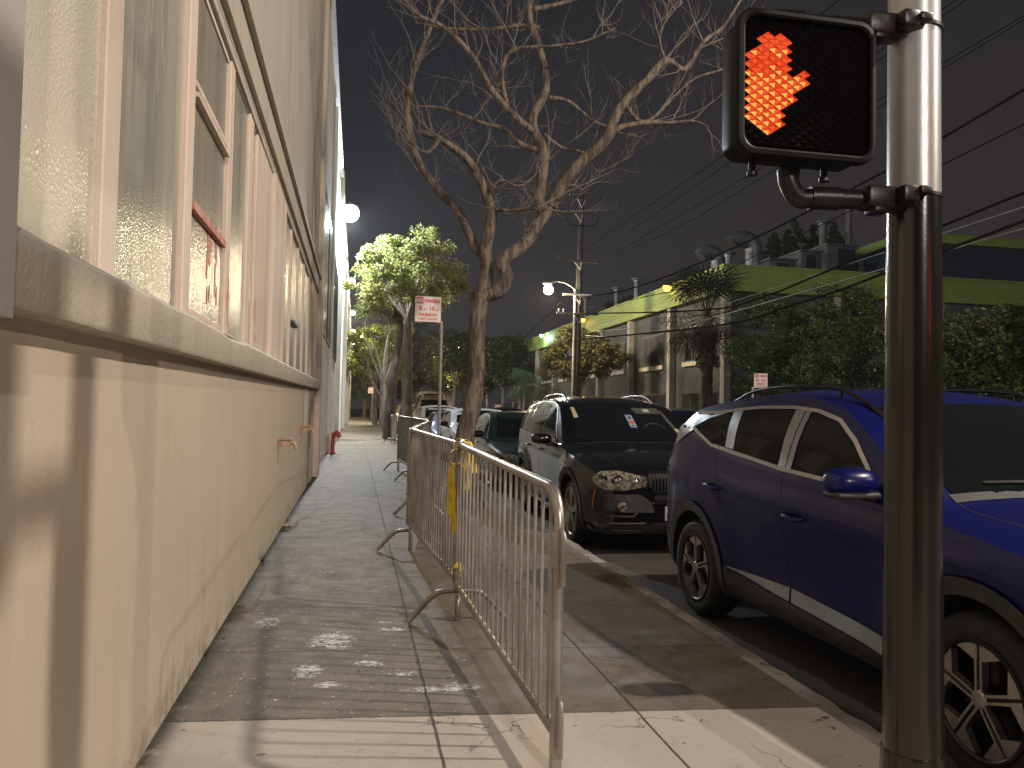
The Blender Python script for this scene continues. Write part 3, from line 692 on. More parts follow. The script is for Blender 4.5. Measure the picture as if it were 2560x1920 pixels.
# the smoked visor screen in front
for zz, xa in ((2.08, x0+.095), (2.08, x0+.34)):
    b = MB(); b.lathe([(.016, 0), (.016, .012), (.011, .014), (.011, .04)], 12, (xa, FY+.09, zz-.01)); b.build('bolt', M['black_metal'], S, smooth=40)
b = MB(); b.lathe([(.014, 0), (.018, .02), (.010, .034)], 10, (x0+.07, FY+.07, z1-.004)); b.build('bolt', M['black_metal'], S, smooth=40)
def arm(zc, zh, xa, dirn):
    b = MB(); q = [(xa, FY+.11, zh), (xa, FY+.11, zh+dirn*.035), (xa+.035, FY+.11, zc), (xa+.10, FY+.10, zc), (PX-.17, FY+.075, zc), (PX-.075, FY+.06, zc)]
    b.tube(smoothpath(q, 6), .031, 14)
    b.tube([(xa+.07, FY+.105, zc), (xa+.16, FY+.09, zc)], .036, 14)
    b.bbox(PX-.20, PX-.07, FY+.02, FY+.10, zc-.035, zc+.035, .012, 2); b.bbox(PX-.11, PX-.055, FY-.02, FY+.05, zc-.022, zc+.03, .008)
    b.bbox(PX-.18, PX-.13, FY+.02, FY+.08, zc-.052, zc-.03, .006)
    b.lathe([(.03, -.012), (.034, 0), (.034, .018)], 14, (xa, FY+.11, zh-.018 if dirn < 0 else zh))
    return b.build('bracket_arm', M['black_metal'], S, smooth=40)
arm(z0-.085, z0-.0, x0+.23, -1)
arm(z1-.01+.03, z1-.03, x0+.10, 1)
for zc in (z0-.070, z1+.028):
    b = MB(); b.lathe([(.079, -.006), (.0835, -.005), (.0835, .005), (.079, .006)], 40, (PX, PY, zc), close=True)
    b.tube([(PX-.09, PY-.06, zc), (PX-.05, PY-.085, zc+.01), (PX-.02, PY-.10, zc)], .009, 8); b.bbox(PX-.06, PX-.02, PY-.11, PY-.07, zc-.012, zc+.012, .004); b.build('clamp_band', M['black_metal'], S, smooth=40)
# vehicle signal above the frame, hung on the same pole (its brackets shadow the wall)
V = thing('traffic_signal', 'black vehicle traffic signal bracketed high on the same pole', 'traffic signal', (PX, PY-.50, 3.5))
b = MB(); b.bbox(PX-.14, PX+.14, PY-.66, PY-.33, 3.0, 3.62, .03); b.build('housing', M['black_plastic'], V, smooth=40)
for zc in (3.05, 3.48):
    b = MB(); b.tube([(PX, PY-.05, zc), (PX, PY-.35, zc)], .05, 12); b.build('bracket_arm', M['black_metal'], V, smooth=40)
for i, zc in enumerate((3.12, 3.32, 3.52)):
    b = MB(); b.lathe([(.001, 0), (.075, .004), (.085, .02), (.085, .03)], 20, (PX+.13, PY-.50, zc), ax=0); b.build('lens', M['lens_black'], V, smooth=40)

# ------------------------------------------------------------------ street signs
def no_parking(px, py, zb, s, label, day, side=-1, post_m='steel_pale', plate='sign_white', rz=0.0, zp=0.0):
    """plate faces -y; post to the right (side -1) or left of the plate"""
    w_, h_ = s, s*.98
    t = thing('parking_sign', label, 'street sign', (px, py, zp), 'no parking signs on the kerbs')
    b = MB(); b.tube([(px, py+.03, zp), (px, py+.03, zb+.02)], .028, 10)
    b.tube([(px, py+.02, zb-.015), (px+side*s*.25, py+.02, zb+.0)], .008, 6); b.build('post', M[post_m], t, smooth=40)
    cx = px+side*(w_*.53); b = MB()
    b.prism([(a, c) for a, c in rrect(cx-w_/2, cx+w_/2, zb, zb+h_, .02)], (py-.004, py), lambda a, c, d: (a, d, c)); b.build('plate', M[plate], t)
    y_ = py-.0065
    tm = MB(); 
    def put(txt, size, width, x, z, mb, bold=.0, yy=y_):
        vs, fs = text_mesh(txt, size, width, bold)
        mb.add([(x+v.x, yy, z+v.y) for v in vs], fs)
    k = s/.46
    rd = MB(); rd.prism(rrect(cx-w_/2+.015*k, cx-w_/2+.145*k, zb+h_-.135*k, zb+h_-.015*k, .01), (py-.0065, py-.0045), lambda a, c, d: (a, d, c)); rd.build('no_panel', M['sign_red'], t)
    wm = MB(); put('NO', .10*k, .105*k, cx-w_/2+.08*k, zb+h_-.075*k, wm, .003, py-.0085); wm.build('lettering', M['sign_white'], t)
    put('PARKING', .085*k, .27*k, cx+.072*k, zb+h_-.082*k, tm, .004)
    put('8', .12*k, .06*k, cx-.135*k, zb+h_-.215*k, tm, .003); put('AM', .05*k, .05*k, cx-.072*k, zb+h_-.235*k, tm, .001)
    put('TO', .035*k, .035*k, cx-.01*k, zb+h_-.215*k, tm); put('10', .12*k, .09*k, cx+.075*k, zb+h_-.215*k, tm, .003); put('AM', .05*k, .05*k, cx+.155*k, zb+h_-.235*k, tm, .001)
    put(day, .075*k, .34*k, cx, zb+h_-.325*k, tm, .003); put('STREET CLEANING', .045*k, .34*k, cx, zb+h_-.40*k, tm, .001)
    tm.build('lettering', M['sign_red'], t)
    return t
no_parking(1.40, 13.0, 2.80, .44, 'no parking sign on a tall post, standing left of the bare tree', 'THURSDAY')
no_parking(11.05, 20.0, 2.10, .42, 'pink lit no parking sign before the dark hedge', 'TUESDAY', side=1, zp=0)
no_parking(11.9, 49, 1.45, .5, 'small no parking sign above the roof of the black suv', 'TUESDAY', side=-1)
no_parking(11.9, 63, 1.25, .5, 'smallest no parking sign, left of the other on the far kerb', 'TUESDAY', side=-1)
no_parking(1.55, 66, 2.5, .5, 'distant street sign among the tree trunks', 'THURSDAY', side=-1)

# ------------------------------------------------------------------ trees
def limb_mesh(mb, pts, r0, r1, n=8, rr=None, knob=.0, seg=4):
    q = smoothpath(pts, seg); m = len(q); rs = []
    for i in range(m):
        f = i/(m-1); rs.append((r0*(1-f)+r1*f)*(1+(rr.uniform(-knob, knob) if rr else 0)))
    mb.tube(q, rs, n); return q
def twigs(mb, p, d, ln, r, depth, rr, up=.25):
    d = d.normalized(); n = 4; q = [p]; dd = d.copy()
    for i in range(n):
        dd = (dd+Vector((rr.uniform(-.35, .35), rr.uniform(-.35, .35), rr.uniform(-.25, .35)+up*.3))).normalized(); q.append(q[-1]+dd*ln/n)
    mb.tube(q, [r*(1-.7*i/n) for i in range(n+1)], 4 if r < .012 else 6, cap=False)
    if depth > 0:
        for i in range(1, n+1):
            if rr.random() < .62:
                k = 1
                for _ in range(k):
                    nd = (dd+Vector((rr.uniform(-1, 1), rr.uniform(-1, 1), rr.uniform(-.5, .9)))).normalized()
                    twigs(mb, q[i], nd, ln*rr.uniform(.45, .75), r*.68*(1-.12*i), depth-1, rr, up)
TY = 10.5
tr = thing('bare_tree', 'tall leafless street tree with forked trunk and twisting branches', 'tree', (1.66, TY, 0))
def T(x, y, dy=0.):  # picture point (2212 wide) at the tree's distance, pushed back by dy
    return on(x*PW/2212, y*PW/2212, 1, TY+dy)
tk = MB(); r6 = random.Random(21)
base = Vector((1.62, TY, -.02))
q = smoothpath([base, T(1003, 960), T(1020, 880), T(1030, 800), T(1028, 740), T(1032, 680), T(1038, 635)], 6)
rs = [.17, .155, .15, .145, .14, .135, .13, .13, .128, .126, .125, .125, .125, .125, .124, .12, .118, .116, .115, .114, .113, .112, .112, .112, .112, .113, .115, .118, .118, .12, .12, .122, .124, .126, .13, .132, .135]
tk.tube(q, [rs[min(len(rs)-1, i)]*(1+r6.uniform(-.04, .04)) for i in range(len(q))], 16); tk.build('trunk', M['bark'], tr, smooth=60)
br = MB()
limbs = [  # pts, r0, r1
 ([(1035, 645, 0), (1052, 590, 0), (1048, 540, -.05), (1062, 470, -.1), (1050, 420, -.1), (1015, 350, -.2), (950, 300, -.3), (905, 285, -.4)], .11, .035),
 ([(1050, 555, 0), (1025, 535, .1), (1015, 510, .1), (985, 450, .3), (945, 410, .4), (905, 350, .5), (890, 300, .6), (880, 230, .7), (890, 170, .8), (905, 120, .9), (930, 60, 1.), (960, -20, 1.1)], .075, .028),
 ([(1040, 640, 0), (1075, 630, -.1), (1095, 600, -.15), (1085, 565, -.15), (1130, 530, -.1), (1165, 480, 0), (1190, 440, 0)], .10, .092),
 ([(1175, 470, 0), (1165, 430, .05), (1175, 350, .1), (1172, 320, .1), (1150, 260, .1), (1180, 190, .2), (1165, 100, .3), (1145, 40, .3), (1150, -40, .3)], .09, .04),
 ([(1190, 445, 0), (1220, 390, -.1), (1262, 345, -.2), (1310, 300, -.3), (1330, 250, -.35), (1350, 220, -.4), (1400, 170, -.5), (1440, 130, -.5), (1480, 150, -.5), (1520, 90, -.6), (1560, 60, -.6), (1600, 0, -.7)], .10, .016),
 ([(1310, 300, -.3), (1340, 275, -.3), (1400, 265, -.3), (1450, 265, -.4), (1500, 262, -.5), (1530, 275, -.6)], .05, .012),
 ([(1350, 225, -.4), (1380, 262, -.2), (1410, 255, -.1), (1450, 215, 0), (1500, 170, .1), (1560, 150, .1), (1600, 130, .1)], .035, .010),
 ([(1172, 325, .1), (1130, 315, .2), (1090, 280, .4), (1040, 265, .5), (960, 235, .7), (900, 230, .8)], .05, .02),
 ([(1160, 290, .1), (1110, 250, 0), (1060, 190, -.1), (1020, 120, -.2), (960, 60, -.3), (900, 30, -.4), (870, -20, -.5)], .055, .02),
 ([(1100, 240, 0), (1085, 180, -.1), (1090, 130, -.1), (1115, 105, -.2), (1180, 100, -.3), (1260, 90, -.4), (1330, 60, -.5)], .035, .012),
 ([(1185, 210, .2), (1230, 220, .4), (1280, 260, .5), (1330, 275, .6), (1380, 262, .6)], .035, .012),
 ([(1165, 60, .3), (1120, 55, .4), (1060, 62, .5), (980, 62, .6), (900, 50, .7)], .035, .012),
 ([(1150, 20, .3), (1200, 10, .5), (1270, -10, .6)], .04, .02),
 ([(1175, 290, .2), (1215, 320, .3), (1260, 330, .4), (1290, 370, .4), (1330, 355, .4)], .03, .008),
 ([(1060, 450, -.1), (1100, 455, -.3), (1160, 450, -.5), (1230, 460, -.5)], .03, .008),
 ([(1050, 430, -.1), (1080, 390, -.3), (1130, 400, -.4), (1200, 330, -.5)], .028, .008),
 ([(1210, 405, -.05), (1240, 400, .3), (1270, 420, .5)], .03, .006),
 ([(1040, 360, -.2), (1060, 400, -.3), (1070, 430, -.3)], .02, .008),
 ([(1440, 132, -.5), (1425, 90, -.5), (1440, 40, -.5), (1475, 5, -.4)], .02, .008),
 ([(950, 300, -.3), (920, 330, -.4), (880, 300, -.5)], .03, .01),
]
tips = []
for pts, ra, rb in limbs:
    P = [T(x, y, d) for x, y, d in pts]; q = limb_mesh(br, P, ra, rb, 10, r6, .04)
    tips.append((q, ra, rb))
br.build('branches', M['bark'], tr, smooth=60)
tw = MB(); r8 = random.Random(4)
for q, ra, rb in tips:
    m = len(q)
    for i in range(2, m):
        f = i/(m-1)
        if f < .3 and ra > .06: continue
        cnt = 1 if ra > .08 else 2
        if i == m-1: cnt = 3
        for _ in range(cnt):
            if r8.random() < .74: continue
            dd = (q[i]-q[i-1]).normalized()
            nd = (dd*.5+Vector((r8.uniform(-1, 1), r8.uniform(-1, 1), r8.uniform(-.5, .9)))).normalized()
            twigs(tw, q[i], nd, r8.uniform(.4, .9), .0085, 2, r8)
tw.build('twigs', M['twig'], tr)

def leafmat(name, c1, c2, tr_=.35):
    m, nt, out = nmat(name); co = objco(nt)
    f = ramp(nt, noise(nt, co, 1.6, 3), .35, .65); f2 = ramp(nt, noise(nt, co, 14, 2), .4, .65)
    c = mixcol(nt, f, c1, c2); c = mixcol(nt, mth(nt, 'MULTIPLY', f2, .5), c, tuple(x*.55 for x in c1))
    p = N(nt, 'ShaderNodeBsdfPrincipled'); L(nt, c, p.inputs['Base Color']); p.inputs['Roughness'].default_value = .5; p.inputs['Specular IOR Level'].default_value = .3
    t_ = N(nt, 'ShaderNodeBsdfTranslucent'); L(nt, c, t_.inputs[0]); mx = N(nt, 'ShaderNodeMixShader'); mx.inputs[0].default_value = tr_
    L(nt, p.outputs[0], mx.inputs[1]); L(nt, t_.outputs[0], mx.inputs[2]); L(nt, mx.outputs[0], out.inputs[0]); return m
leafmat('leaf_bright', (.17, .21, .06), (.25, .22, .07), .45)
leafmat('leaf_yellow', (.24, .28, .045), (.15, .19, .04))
leafmat('leaf_dark', (.050, .082, .018), (.085, .088, .022), .2)
leafmat('leaf_black', (.025, .032, .018), (.035, .038, .02), .15)
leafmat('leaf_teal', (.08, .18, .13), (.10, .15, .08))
leafmat('leaf_olive', (.10, .11, .035), (.14, .11, .05), .3)
def foliage(name, clumps, per, ls, m, parent, seed, flat=.6, ratio=.45):
    """clumps: (x,y,z,r) ; leaves are small pointed quads"""
    g = np.random.default_rng(seed); V = []; 
    cl = np.array(clumps); n = len(cl)*per
    c = np.repeat(cl[:, :3], per, 0); r = np.repeat(cl[:, 3], per)
    d = g.normal(size=(n, 3)); d /= np.linalg.norm(d, axis=1)[:, None]
    rad = r*(g.random(n)**.45); pos = c+d*rad[:, None]*np.array([1, 1, .8])
    t = g.normal(size=(n, 3)); t[:, 2] *= flat; t /= np.linalg.norm(t, axis=1)[:, None]
    u = np.cross(t, g.normal(size=(n, 3))); u /= np.linalg.norm(u, axis=1)[:, None]
    s = ls*(.6+.8*g.random(n))[:, None]
    P = np.stack([pos-t*s, pos+u*s*ratio, pos+t*s, pos-u*s*ratio], 1).reshape(-1, 3)
    me = bpy.data.meshes.new(name); me.vertices.add(len(P)); me.vertices.foreach_set('co', P.astype('f').ravel())
    me.loops.add(n*4); me.loops.foreach_set('vertex_index', np.arange(n*4, dtype='i')); me.polygons.add(n)
    me.polygons.foreach_set('loop_start', np.arange(0, n*4, 4, dtype='i')); me.update(); me.validate()
    return link(name, me, m, parent)
def clumps_ell(c, rad, n, r, seed, shell=.55, zmin=-1.):
    g = random.Random(seed); out = []
    while len(out) < n:
        v = Vector((g.gauss(0, 1), g.gauss(0, 1), g.gauss(0, 1))).normalized()
        if v.z < zmin: continue
        k = shell+(1-shell)*g.random()
        k *= 1+.12*math.sin(3*v.x+seed)+.1*math.sin(5*v.z+seed*2)
        out.append((c[0]+v.x*rad[0]*k, c[1]+v.y*rad[1]*k, c[2]+v.z*rad[2]*k, r*g.uniform(.6, 1.25)))
    return out
def leafy_tree(name, label, x, y, zf, c, rad, lm, seed, n=70, cr=.42, per=150, ls=.07, tr_=.16, bm='bark_grey', group=None, lean=0., pts=None, zmin=-1.):
    t = thing(name, label, 'tree', (x, y, 0), group)
    g = random.Random(seed); b = MB()
    P = pts or [(x, y, -.03), (x+lean*.2, y, zf*.4), (x+lean*.6, y, zf*.75), (x+lean, y, zf)]
    q = limb_mesh(b, P, tr_, tr_*.7, 10, g, .05); b.build('trunk', M[bm], t, smooth=60)
    b = MB(); top = q[-1]
    for i in range(9):
        a = g.uniform(0, 6.28); e = g.uniform(.3, 1.); ex = Vector((c[0]+math.cos(a)*rad[0]*.6, c[1]+math.sin(a)*rad[1]*.6, c[2]+rad[2]*(e-.6)*.9))
        mid = (top+ex)/2+Vector((g.uniform(-.2, .2), g.uniform(-.2, .2), g.uniform(-.1, .3))); limb_mesh(b, [top, mid, ex], tr_*.42, tr_*.08, 6, g, .05)
    b.build('limbs', M[bm], t, smooth=60)
    foliage('crown', clumps_ell(c, rad, n, cr, seed, zmin=zmin), per, ls, M[lm], t, seed)
    return t
G1 = 'street trees along the near pavement'
cc = on(1020, 690, 1, 31.); 
leafy_tree('street_tree', 'leafy tree with a bright lit crown behind the parking sign', 2.02, 31.0, 4.9, (cc.x+.0, 31., 6.75), (2.1, 2.2, 1.75), 'leaf_bright', 5, n=100, cr=.45, per=150, ls=.075, tr_=.23, group=G1, lean=-.05)
leafy_tree('street_tree', 'tree with dark leaning trunk just behind the brightest crown', 1.40, 33.5, 4.8, (1.7, 34, 6.2), (2.4, 1.7, 1.2), 'leaf_bright', 8, n=60, cr=.42, per=120, ls=.075, tr_=.24, group=G1, lean=.5)
# pale bare tree
def bare(x, y, h, seed, label, m='bark_pale', r0=.17, group=G1, spread=1.):
    t = thing('street_tree', label, 'tree', (x, y, 0), group); g = random.Random(seed); b = MB()
    q = limb_mesh(b, [(x, y, -.03), (x+.03, y, h*.3), (x-.05, y, h*.42)], r0, r0*.8, 10, g, .06); b.build('trunk', M[m], t, smooth=60)
    b = MB(); top = q[-1]; tips_ = []
    for i in range(5):
        a = i*1.257+g.uniform(-.3, .3); ex = top+Vector((math.cos(a)*spread*1.1, math.sin(a)*spread, h*.5*g.uniform(.7, 1.1)))
        mid = (top*.55+ex*.45)+Vector((g.uniform(-.2, .2), g.uniform(-.2, .2), .1)); qq = limb_mesh(b, [top, mid, ex], r0*.55, r0*.12, 7, g, .08); tips_ += qq[3:]
    b.build('limbs', M[m], t, smooth=60)
    b = MB()
    for p in tips_:
        twigs(b, p, Vector((g.uniform(-1, 1), g.uniform(-1, 1), g.uniform(.0, 1))), g.uniform(.5, 1.), .016, 1, g)
    b.build('twigs', M[m], t); return t
bare(1.66, 46, 6.4, 3, 'pale leafless tree with upright limbs, left of the dark leaning trunk', spread=1.2)
bare(1.75, 54, 5.0, 9, 'thin leafless tree behind the pale bare one', 'bark', .14)
leafy_tree('street_tree', 'yellow green leafy tree low by the far wall lamps', 1.50, 60, 3.6, (1.6, 60, 5.4), (2.7, 2.4, 2.4), 'leaf_yellow', 12, n=120, cr=.5, per=110, ls=.11, tr_=.2, group=G1)
leafy_tree('street_tree', 'second yellow green tree farther along the pavement', 1.55, 69, 3.8, (1.4, 69, 6.0), (2.0, 2.0, 2.0), 'leaf_yellow', 13, n=60, cr=.5, per=90, ls=.13, tr_=.2, group=G1)
leafy_tree('street_tree', 'small tree near the end of the pavement', 1.6, 80, 3.5, (1.3, 80, 6.6), (2.2, 2.2, 2.2), 'leaf_yellow', 14, n=60, cr=.55, per=80, ls=.15, tr_=.2, group=G1)
leafy_tree('street_tree', 'last dark tree closing the end of the pavement', 1.2, 104, 3.5, (0.6, 104, 6.2), (3.2, 2.5, 3.6), 'leaf_dark', 15, n=90, cr=.8, per=90, ls=.2, tr_=.25, group=G1)
lv = MB(); g_ = random.Random(77)
for i in range(170):
    if i < 90: x_, y_ = g_.uniform(2.0, 2.24), g_.uniform(2.2, 12)
    else: x_, y_ = g_.uniform(-.74, 2.1), g_.uniform(2.7, 18)
    if i > 130: x_ = g_.uniform(-.755, -.66)
    a_ = g_.uniform(0, 6.28); l_ = g_.uniform(.008, .022); w_ = l_*.4; c_, s_ = math.cos(a_)*l_, math.sin(a_)*l_; p_ = (-math.sin(a_)*w_, math.cos(a_)*w_)
    z_ = .004
    lv.add([(x_-c_, y_-s_, z_), (x_+p_[0], y_+p_[1], z_+.004), (x_+c_, y_+s_, z_+.002), (x_-p_[0], y_-p_[1], z_+.001)], [(0, 1, 2, 3)])
mat('dry_leaf', (.12, .07, .03), .8, var=.5, vs=30)
tag(lv.build('dry_leaves', M['dry_leaf']), 'scattered dry leaf bits on the pavement and along the kerb', 'leaf litter', kind='stuff')
for sx_, yy in ((1.45, 57.8), (1.6, 74)): weed(sx_, yy, 60, .35, int(yy), 'grass tuft round a tree foot far down the pavement, %s' % ('nearer' if yy < 60 else 'farther'))
# ------------------------------------------------------------------ cars
def paint(name, col, rough=.28, metal=.35, col2=None, coat=1.):
    m, nt, out = nmat(name); p = N(nt, 'ShaderNodeBsdfPrincipled'); L(nt, p.outputs[0], out.inputs[0])
    co = objco(nt); f = noise(nt, co, 900, 1); d = ramp(nt, noise(nt, co, 2.2, 6, .7), .5, .8)
    c = mixcol(nt, mth(nt, 'MULTIPLY', f, .25), col, tuple(min(1, x*1.6) for x in col)); c = mixcol(nt, mth(nt, 'MULTIPLY', d, .03), c, (.16, .14, .11))
    L(nt, c, p.inputs['Base Color']); p.inputs['Roughness'].default_value = rough; p.inputs['Metallic'].default_value = metal
    p.inputs['Coat Weight'].default_value = coat*.6; L(nt, mth(nt, 'MULTIPLY_ADD', d, .10, .03), p.inputs['Coat Roughness'])
    return m
paint('paint_blue', (.002, .004, .065), .3, .0, coat=.45)
MATS['paint_blue'].node_tree.nodes['Principled BSDF'].inputs['Specular IOR Level'].default_value = .25
paint('paint_black', (.0025, .0028, .003), .2, .0)
paint('paint_white', (.58, .60, .64), .4, .05)
paint('paint_lavender', (.20, .20, .30), .35, .4)
paint('paint_silver', (.34, .34, .34), .35, .5)
paint('paint_beige', (.30, .23, .16), .35, .4)
paint('paint_cream', (.55, .48, .30), .4, .05)
paint('paint_navy', (.008, .012, .06), .3, .3)
paint('paint_red', (.25, .015, .012), .3, .2)
paint('paint_green', (.012, .03, .026), .3, .3)
mat('car_glass', (.006, .008, .008), .04, var=.2, vs=1.5, spec=.6)
mat('tint_glass', (.003, .004, .004), .05, var=.3, vs=1.5, spec=.18)
mat('cladding', (.035, .034, .032), .6, var=.35, vs=18, bump=.2, bs=120)
mat('chrome', (.62, .63, .64), .16, metal=1., var=.1, vs=20)
mat('satin', (.34, .36, .37), .34, metal=.85, var=.15, vs=8)
mat('sill_silver', (.36, .40, .43), .38, metal=.3, var=.2, vs=5)
mat('alloy', (.50, .47, .42), .3, metal=.8, var=.2, vs=18)
mat('alloy_dark', (.015, .015, .015), .3, metal=.3, var=.3, vs=18)
mat('alloy_cream', (.36, .32, .25), .35, metal=.6, var=.2, vs=18)
mat('headlight_glass', (.20, .175, .13), .12, var=.3, vs=22, coat=.8, spec=.7, col2=(.05, .045, .038), lo=.42, hi=.58)
mat('tail_red', (.16, .008, .006), .12, var=.3, vs=30, coat=.8)
mat('gap_black', (.003, .003, .003), .8, var=.1)
mat('plate_white', (.36, .36, .35), .5, var=.08, vs=20)
mat('ink_blue', (.02, .04, .16), .5, var=.1)
mat('ink_dark', (.02, .02, .03), .5, var=.1)
mat('paper_yellow', (.40, .35, .18), .7, var=.1, vs=30)
mat('sticker_yellow', (.72, .70, .05), .6, var=.1, vs=30)
mat('visor_grey', (.055, .055, .05), .8, var=.2, vs=10)
mat('teal_plastic', (.005, .06, .11), .4, var=.2)
mat('grille_black', (.02, .02, .02), .18, metal=.5, var=.2)
mat('orange_lens', (.55, .12, .02), .2, var=.2, coat=.5)

def interp(pts, x):
    """monotone cubic through (x, v) points"""
    xs = [p[0] for p in pts]; vs = [p[1] for p in pts]; n = len(xs)
    if x <= xs[0]: return vs[0]
    if x >= xs[-1]: return vs[-1]
    d = [(vs[i+1]-vs[i])/(xs[i+1]-xs[i]) for i in range(n-1)]
    def tg(i):
        if i == 0: return d[0]
        if i == n-1: return d[-1]
        return 0 if d[i-1]*d[i] <= 0 else 2*d[i-1]*d[i]/(d[i-1]+d[i])
    for i in range(n-1):
        if x <= xs[i+1]:
            h = xs[i+1]-xs[i]; t = (x-xs[i])/h; m0, m1 = tg(i), tg(i+1)
            return (2*t**3-3*t*t+1)*vs[i]+(t**3-2*t*t+t)*h*m0+(-2*t**3+3*t*t)*vs[i+1]+(t**3-t*t)*h*m1

class Shell:
    def __init__(s, P, dy=.045, hi=True):
        s.P = P; Lc = P['L']; ys = [0, .006, .018, .036, .06, .09, .125]; y = .165
        while y < Lc-.17: ys.append(y); y += dy if hi else .12
        ys += [Lc-.165, Lc-.125, Lc-.09, Lc-.06, Lc-.036, Lc-.018, Lc-.006, Lc]
        nb, nsil, nsd, ng, nr = (3, 3, 16, 12, 9) if hi else (2, 2, 8, 6, 5)
        V = []; n = None
        for y in ys:
            zt = interp(P['top'], y); zb = interp(P['bot'], y); w = interp(P['plan'], y)*P['W']; zbelt = interp(P['belt'], y)
            zs = min(zbelt, zt-.07); cr = P.get('crown', .055)*min(1, max(.35, (zt-zb)/.8)); ze = zt-cr
            h = [(0., zb), (w*.5, zb), (w*.84, zb)]
            for k in range(1, nsil+1):
                a = math.pi/2*k/nsil; h.append((w*.84+w*.125*math.sin(a), zb+.09*(1-math.cos(a))))
            z0 = zb+.09
            for k in range(1, nsd+1):
                t = k/nsd; z = z0+(zs-z0)*t
                f = .965+.035*math.sin(min(1, t*1.25)*math.pi/2) - .022*max(0, t-.78)**1.3/.22**1.3*1.0
                x = w*f
                x += P['side'](y, z, w) if 'side' in P else 0
                h.append((x, z))
            xs_, zs_ = h[-1]
            over = max(0, ze-zbelt)
            xe = xs_-.018-P['tum']*over-.035*(1 if over <= 0 else max(0, 1-over/.12)); 
            if ze > zs_:
                for k in range(1, ng+1):
                    t = k/ng; z = zs_+(ze-zs_)*t; x = xs_+(xe-xs_)*(t if over <= 0 else (.0+t))
                    sh = .012 if over > 0 else 0
                    x -= sh*min(1, t*6)*(1-t); x += .03*math.sin(math.pi*t)*min(1, over/.3)
                    h.append((x, z))
            else:
                for k in range(1, ng+1): h.append((xs_-.02*k/ng, zs_+.003*k/ng))
            xe, ze_ = h[-1]
            for k in range(1, nr+1):
                t = k/nr; x = xe*(1-t**1.0) if t < 1 else 0.; u = 1-abs(x/xe) if xe else 1
                h.append((x, ze_+(zt-ze_)*(1-(1-u)**2.6)))
            ring = [(-x, y, z) for x, z in h]+[(x, y, z) for x, z in reversed(h[1:-1])]
            n = len(ring); V += ring
        F = []
        m = len(ys)
        for i in range(m-1):
            for k in range(n): F.append((i*n+k, i*n+(k+1) % n, (i+1)*n+(k+1) % n, (i+1)*n+k))
        F.append(tuple(range(n-1, -1, -1))); F.append(tuple((m-1)*n+k for k in range(n)))
        s.V = [Vector(v) for v in V]; s.F = F
        s.bvh = BVHTree.FromPolygons(s.V, F)
    def hit(s, kind, a, b):
        if kind == 'L': o, d = Vector((-3, a, b)), Vector((1, 0, 0))
        elif kind == 'R': o, d = Vector((3, a, b)), Vector((-1, 0, 0))
        elif kind == 'F': o, d = Vector((a, -2, b)), Vector((0, 1, 0))
        elif kind == 'B': o, d = Vector((a, 9, b)), Vector((0, -1, 0))
        else: o, d = Vector((a, b, 5)), Vector((0, 0, -1))
        l, nrm, i, dist = s.bvh.ray_cast(o, d)
        if l is None: return None, None
        if nrm.dot(d) > 0: nrm = -nrm
        return l, nrm

def offset_grid(bm, step, polyb):
    a0, a1, b0, b1 = polyb
    k = math.ceil(a0/step)
    while k*step < a1:
        bmesh.ops.bisect_plane(bm, geom=bm.verts[:]+bm.edges[:]+bm.faces[:], plane_co=(k*step, 0, 0), plane_no=(1, 0, 0)); k += 1
    k = math.ceil(b0/step)
    while k*step < b1:
        bmesh.ops.bisect_plane(bm, geom=bm.verts[:]+bm.edges[:]+bm.faces[:], plane_co=(0, k*step, 0), plane_no=(0, 1, 0)); k += 1
def roundpoly(poly, r, n=4):
    out = []; m = len(poly)
    for i in range(m):
        p = Vector(poly[i]).to_2d(); a = Vector(poly[i-1]).to_2d(); b = Vector(poly[(i+1) % m]).to_2d()
        da = (a-p); db = (b-p); ra = min(r, da.length*.45, db.length*.45)
        s_ = p+da.normalized()*ra; e_ = p+db.normalized()*ra
        for k in range(n+1):
            t = k/n; q = s_*(1-t)**2+p*2*t*(1-t)+e_*t*t; out.append((q.x, q.y))
    return out
def decal(sh, kind, poly, off, name, m, parent, step=.07, both=False, thick=.006):
    """a thin panel that follows the body surface, cut to an outline given in side / front / top view"""
    for kd in ((kind,) if not both else ('L', 'R')):
        bm = bmesh.new(); vs = [bm.verts.new((a, b, 0)) for a, b in poly]
        f = bm.faces.new(vs); bmesh.ops.triangulate(bm, faces=[f]) if False else None
        offset_grid(bm, step, (min(p[0] for p in poly), max(p[0] for p in poly), min(p[1] for p in poly), max(p[1] for p in poly)))
        bmesh.ops.remove_doubles(bm, verts=bm.verts[:], dist=1e-5)
        dead = []
        for v in bm.verts:
            l, n = sh.hit(kd, v.co.x, v.co.y)
            if l is None: dead.append(v); continue
            v.co = l+n*off
        bmesh.ops.delete(bm, geom=dead, context='VERTS')
        bmesh.ops.triangulate(bm, faces=bm.faces[:])
        bmesh.ops.recalc_face_normals(bm, faces=bm.faces[:])
        if bm.faces:
            bm.faces.ensure_lookup_table(); f0 = bm.faces[len(bm.faces)//2]; c = f0.calc_center_median()
            dirs = {'L': (-1, 0, 0), 'R': (1, 0, 0), 'F': (0, -1, 0), 'B': (0, 1, 0), 'T': (0, 0, 1)}
            if f0.normal.dot(Vector(dirs[kd])) < 0: bmesh.ops.reverse_faces(bm, faces=bm.faces[:])
        o = from_bm(name, bm, M[m], parent, smooth=50, world=False)
    return o
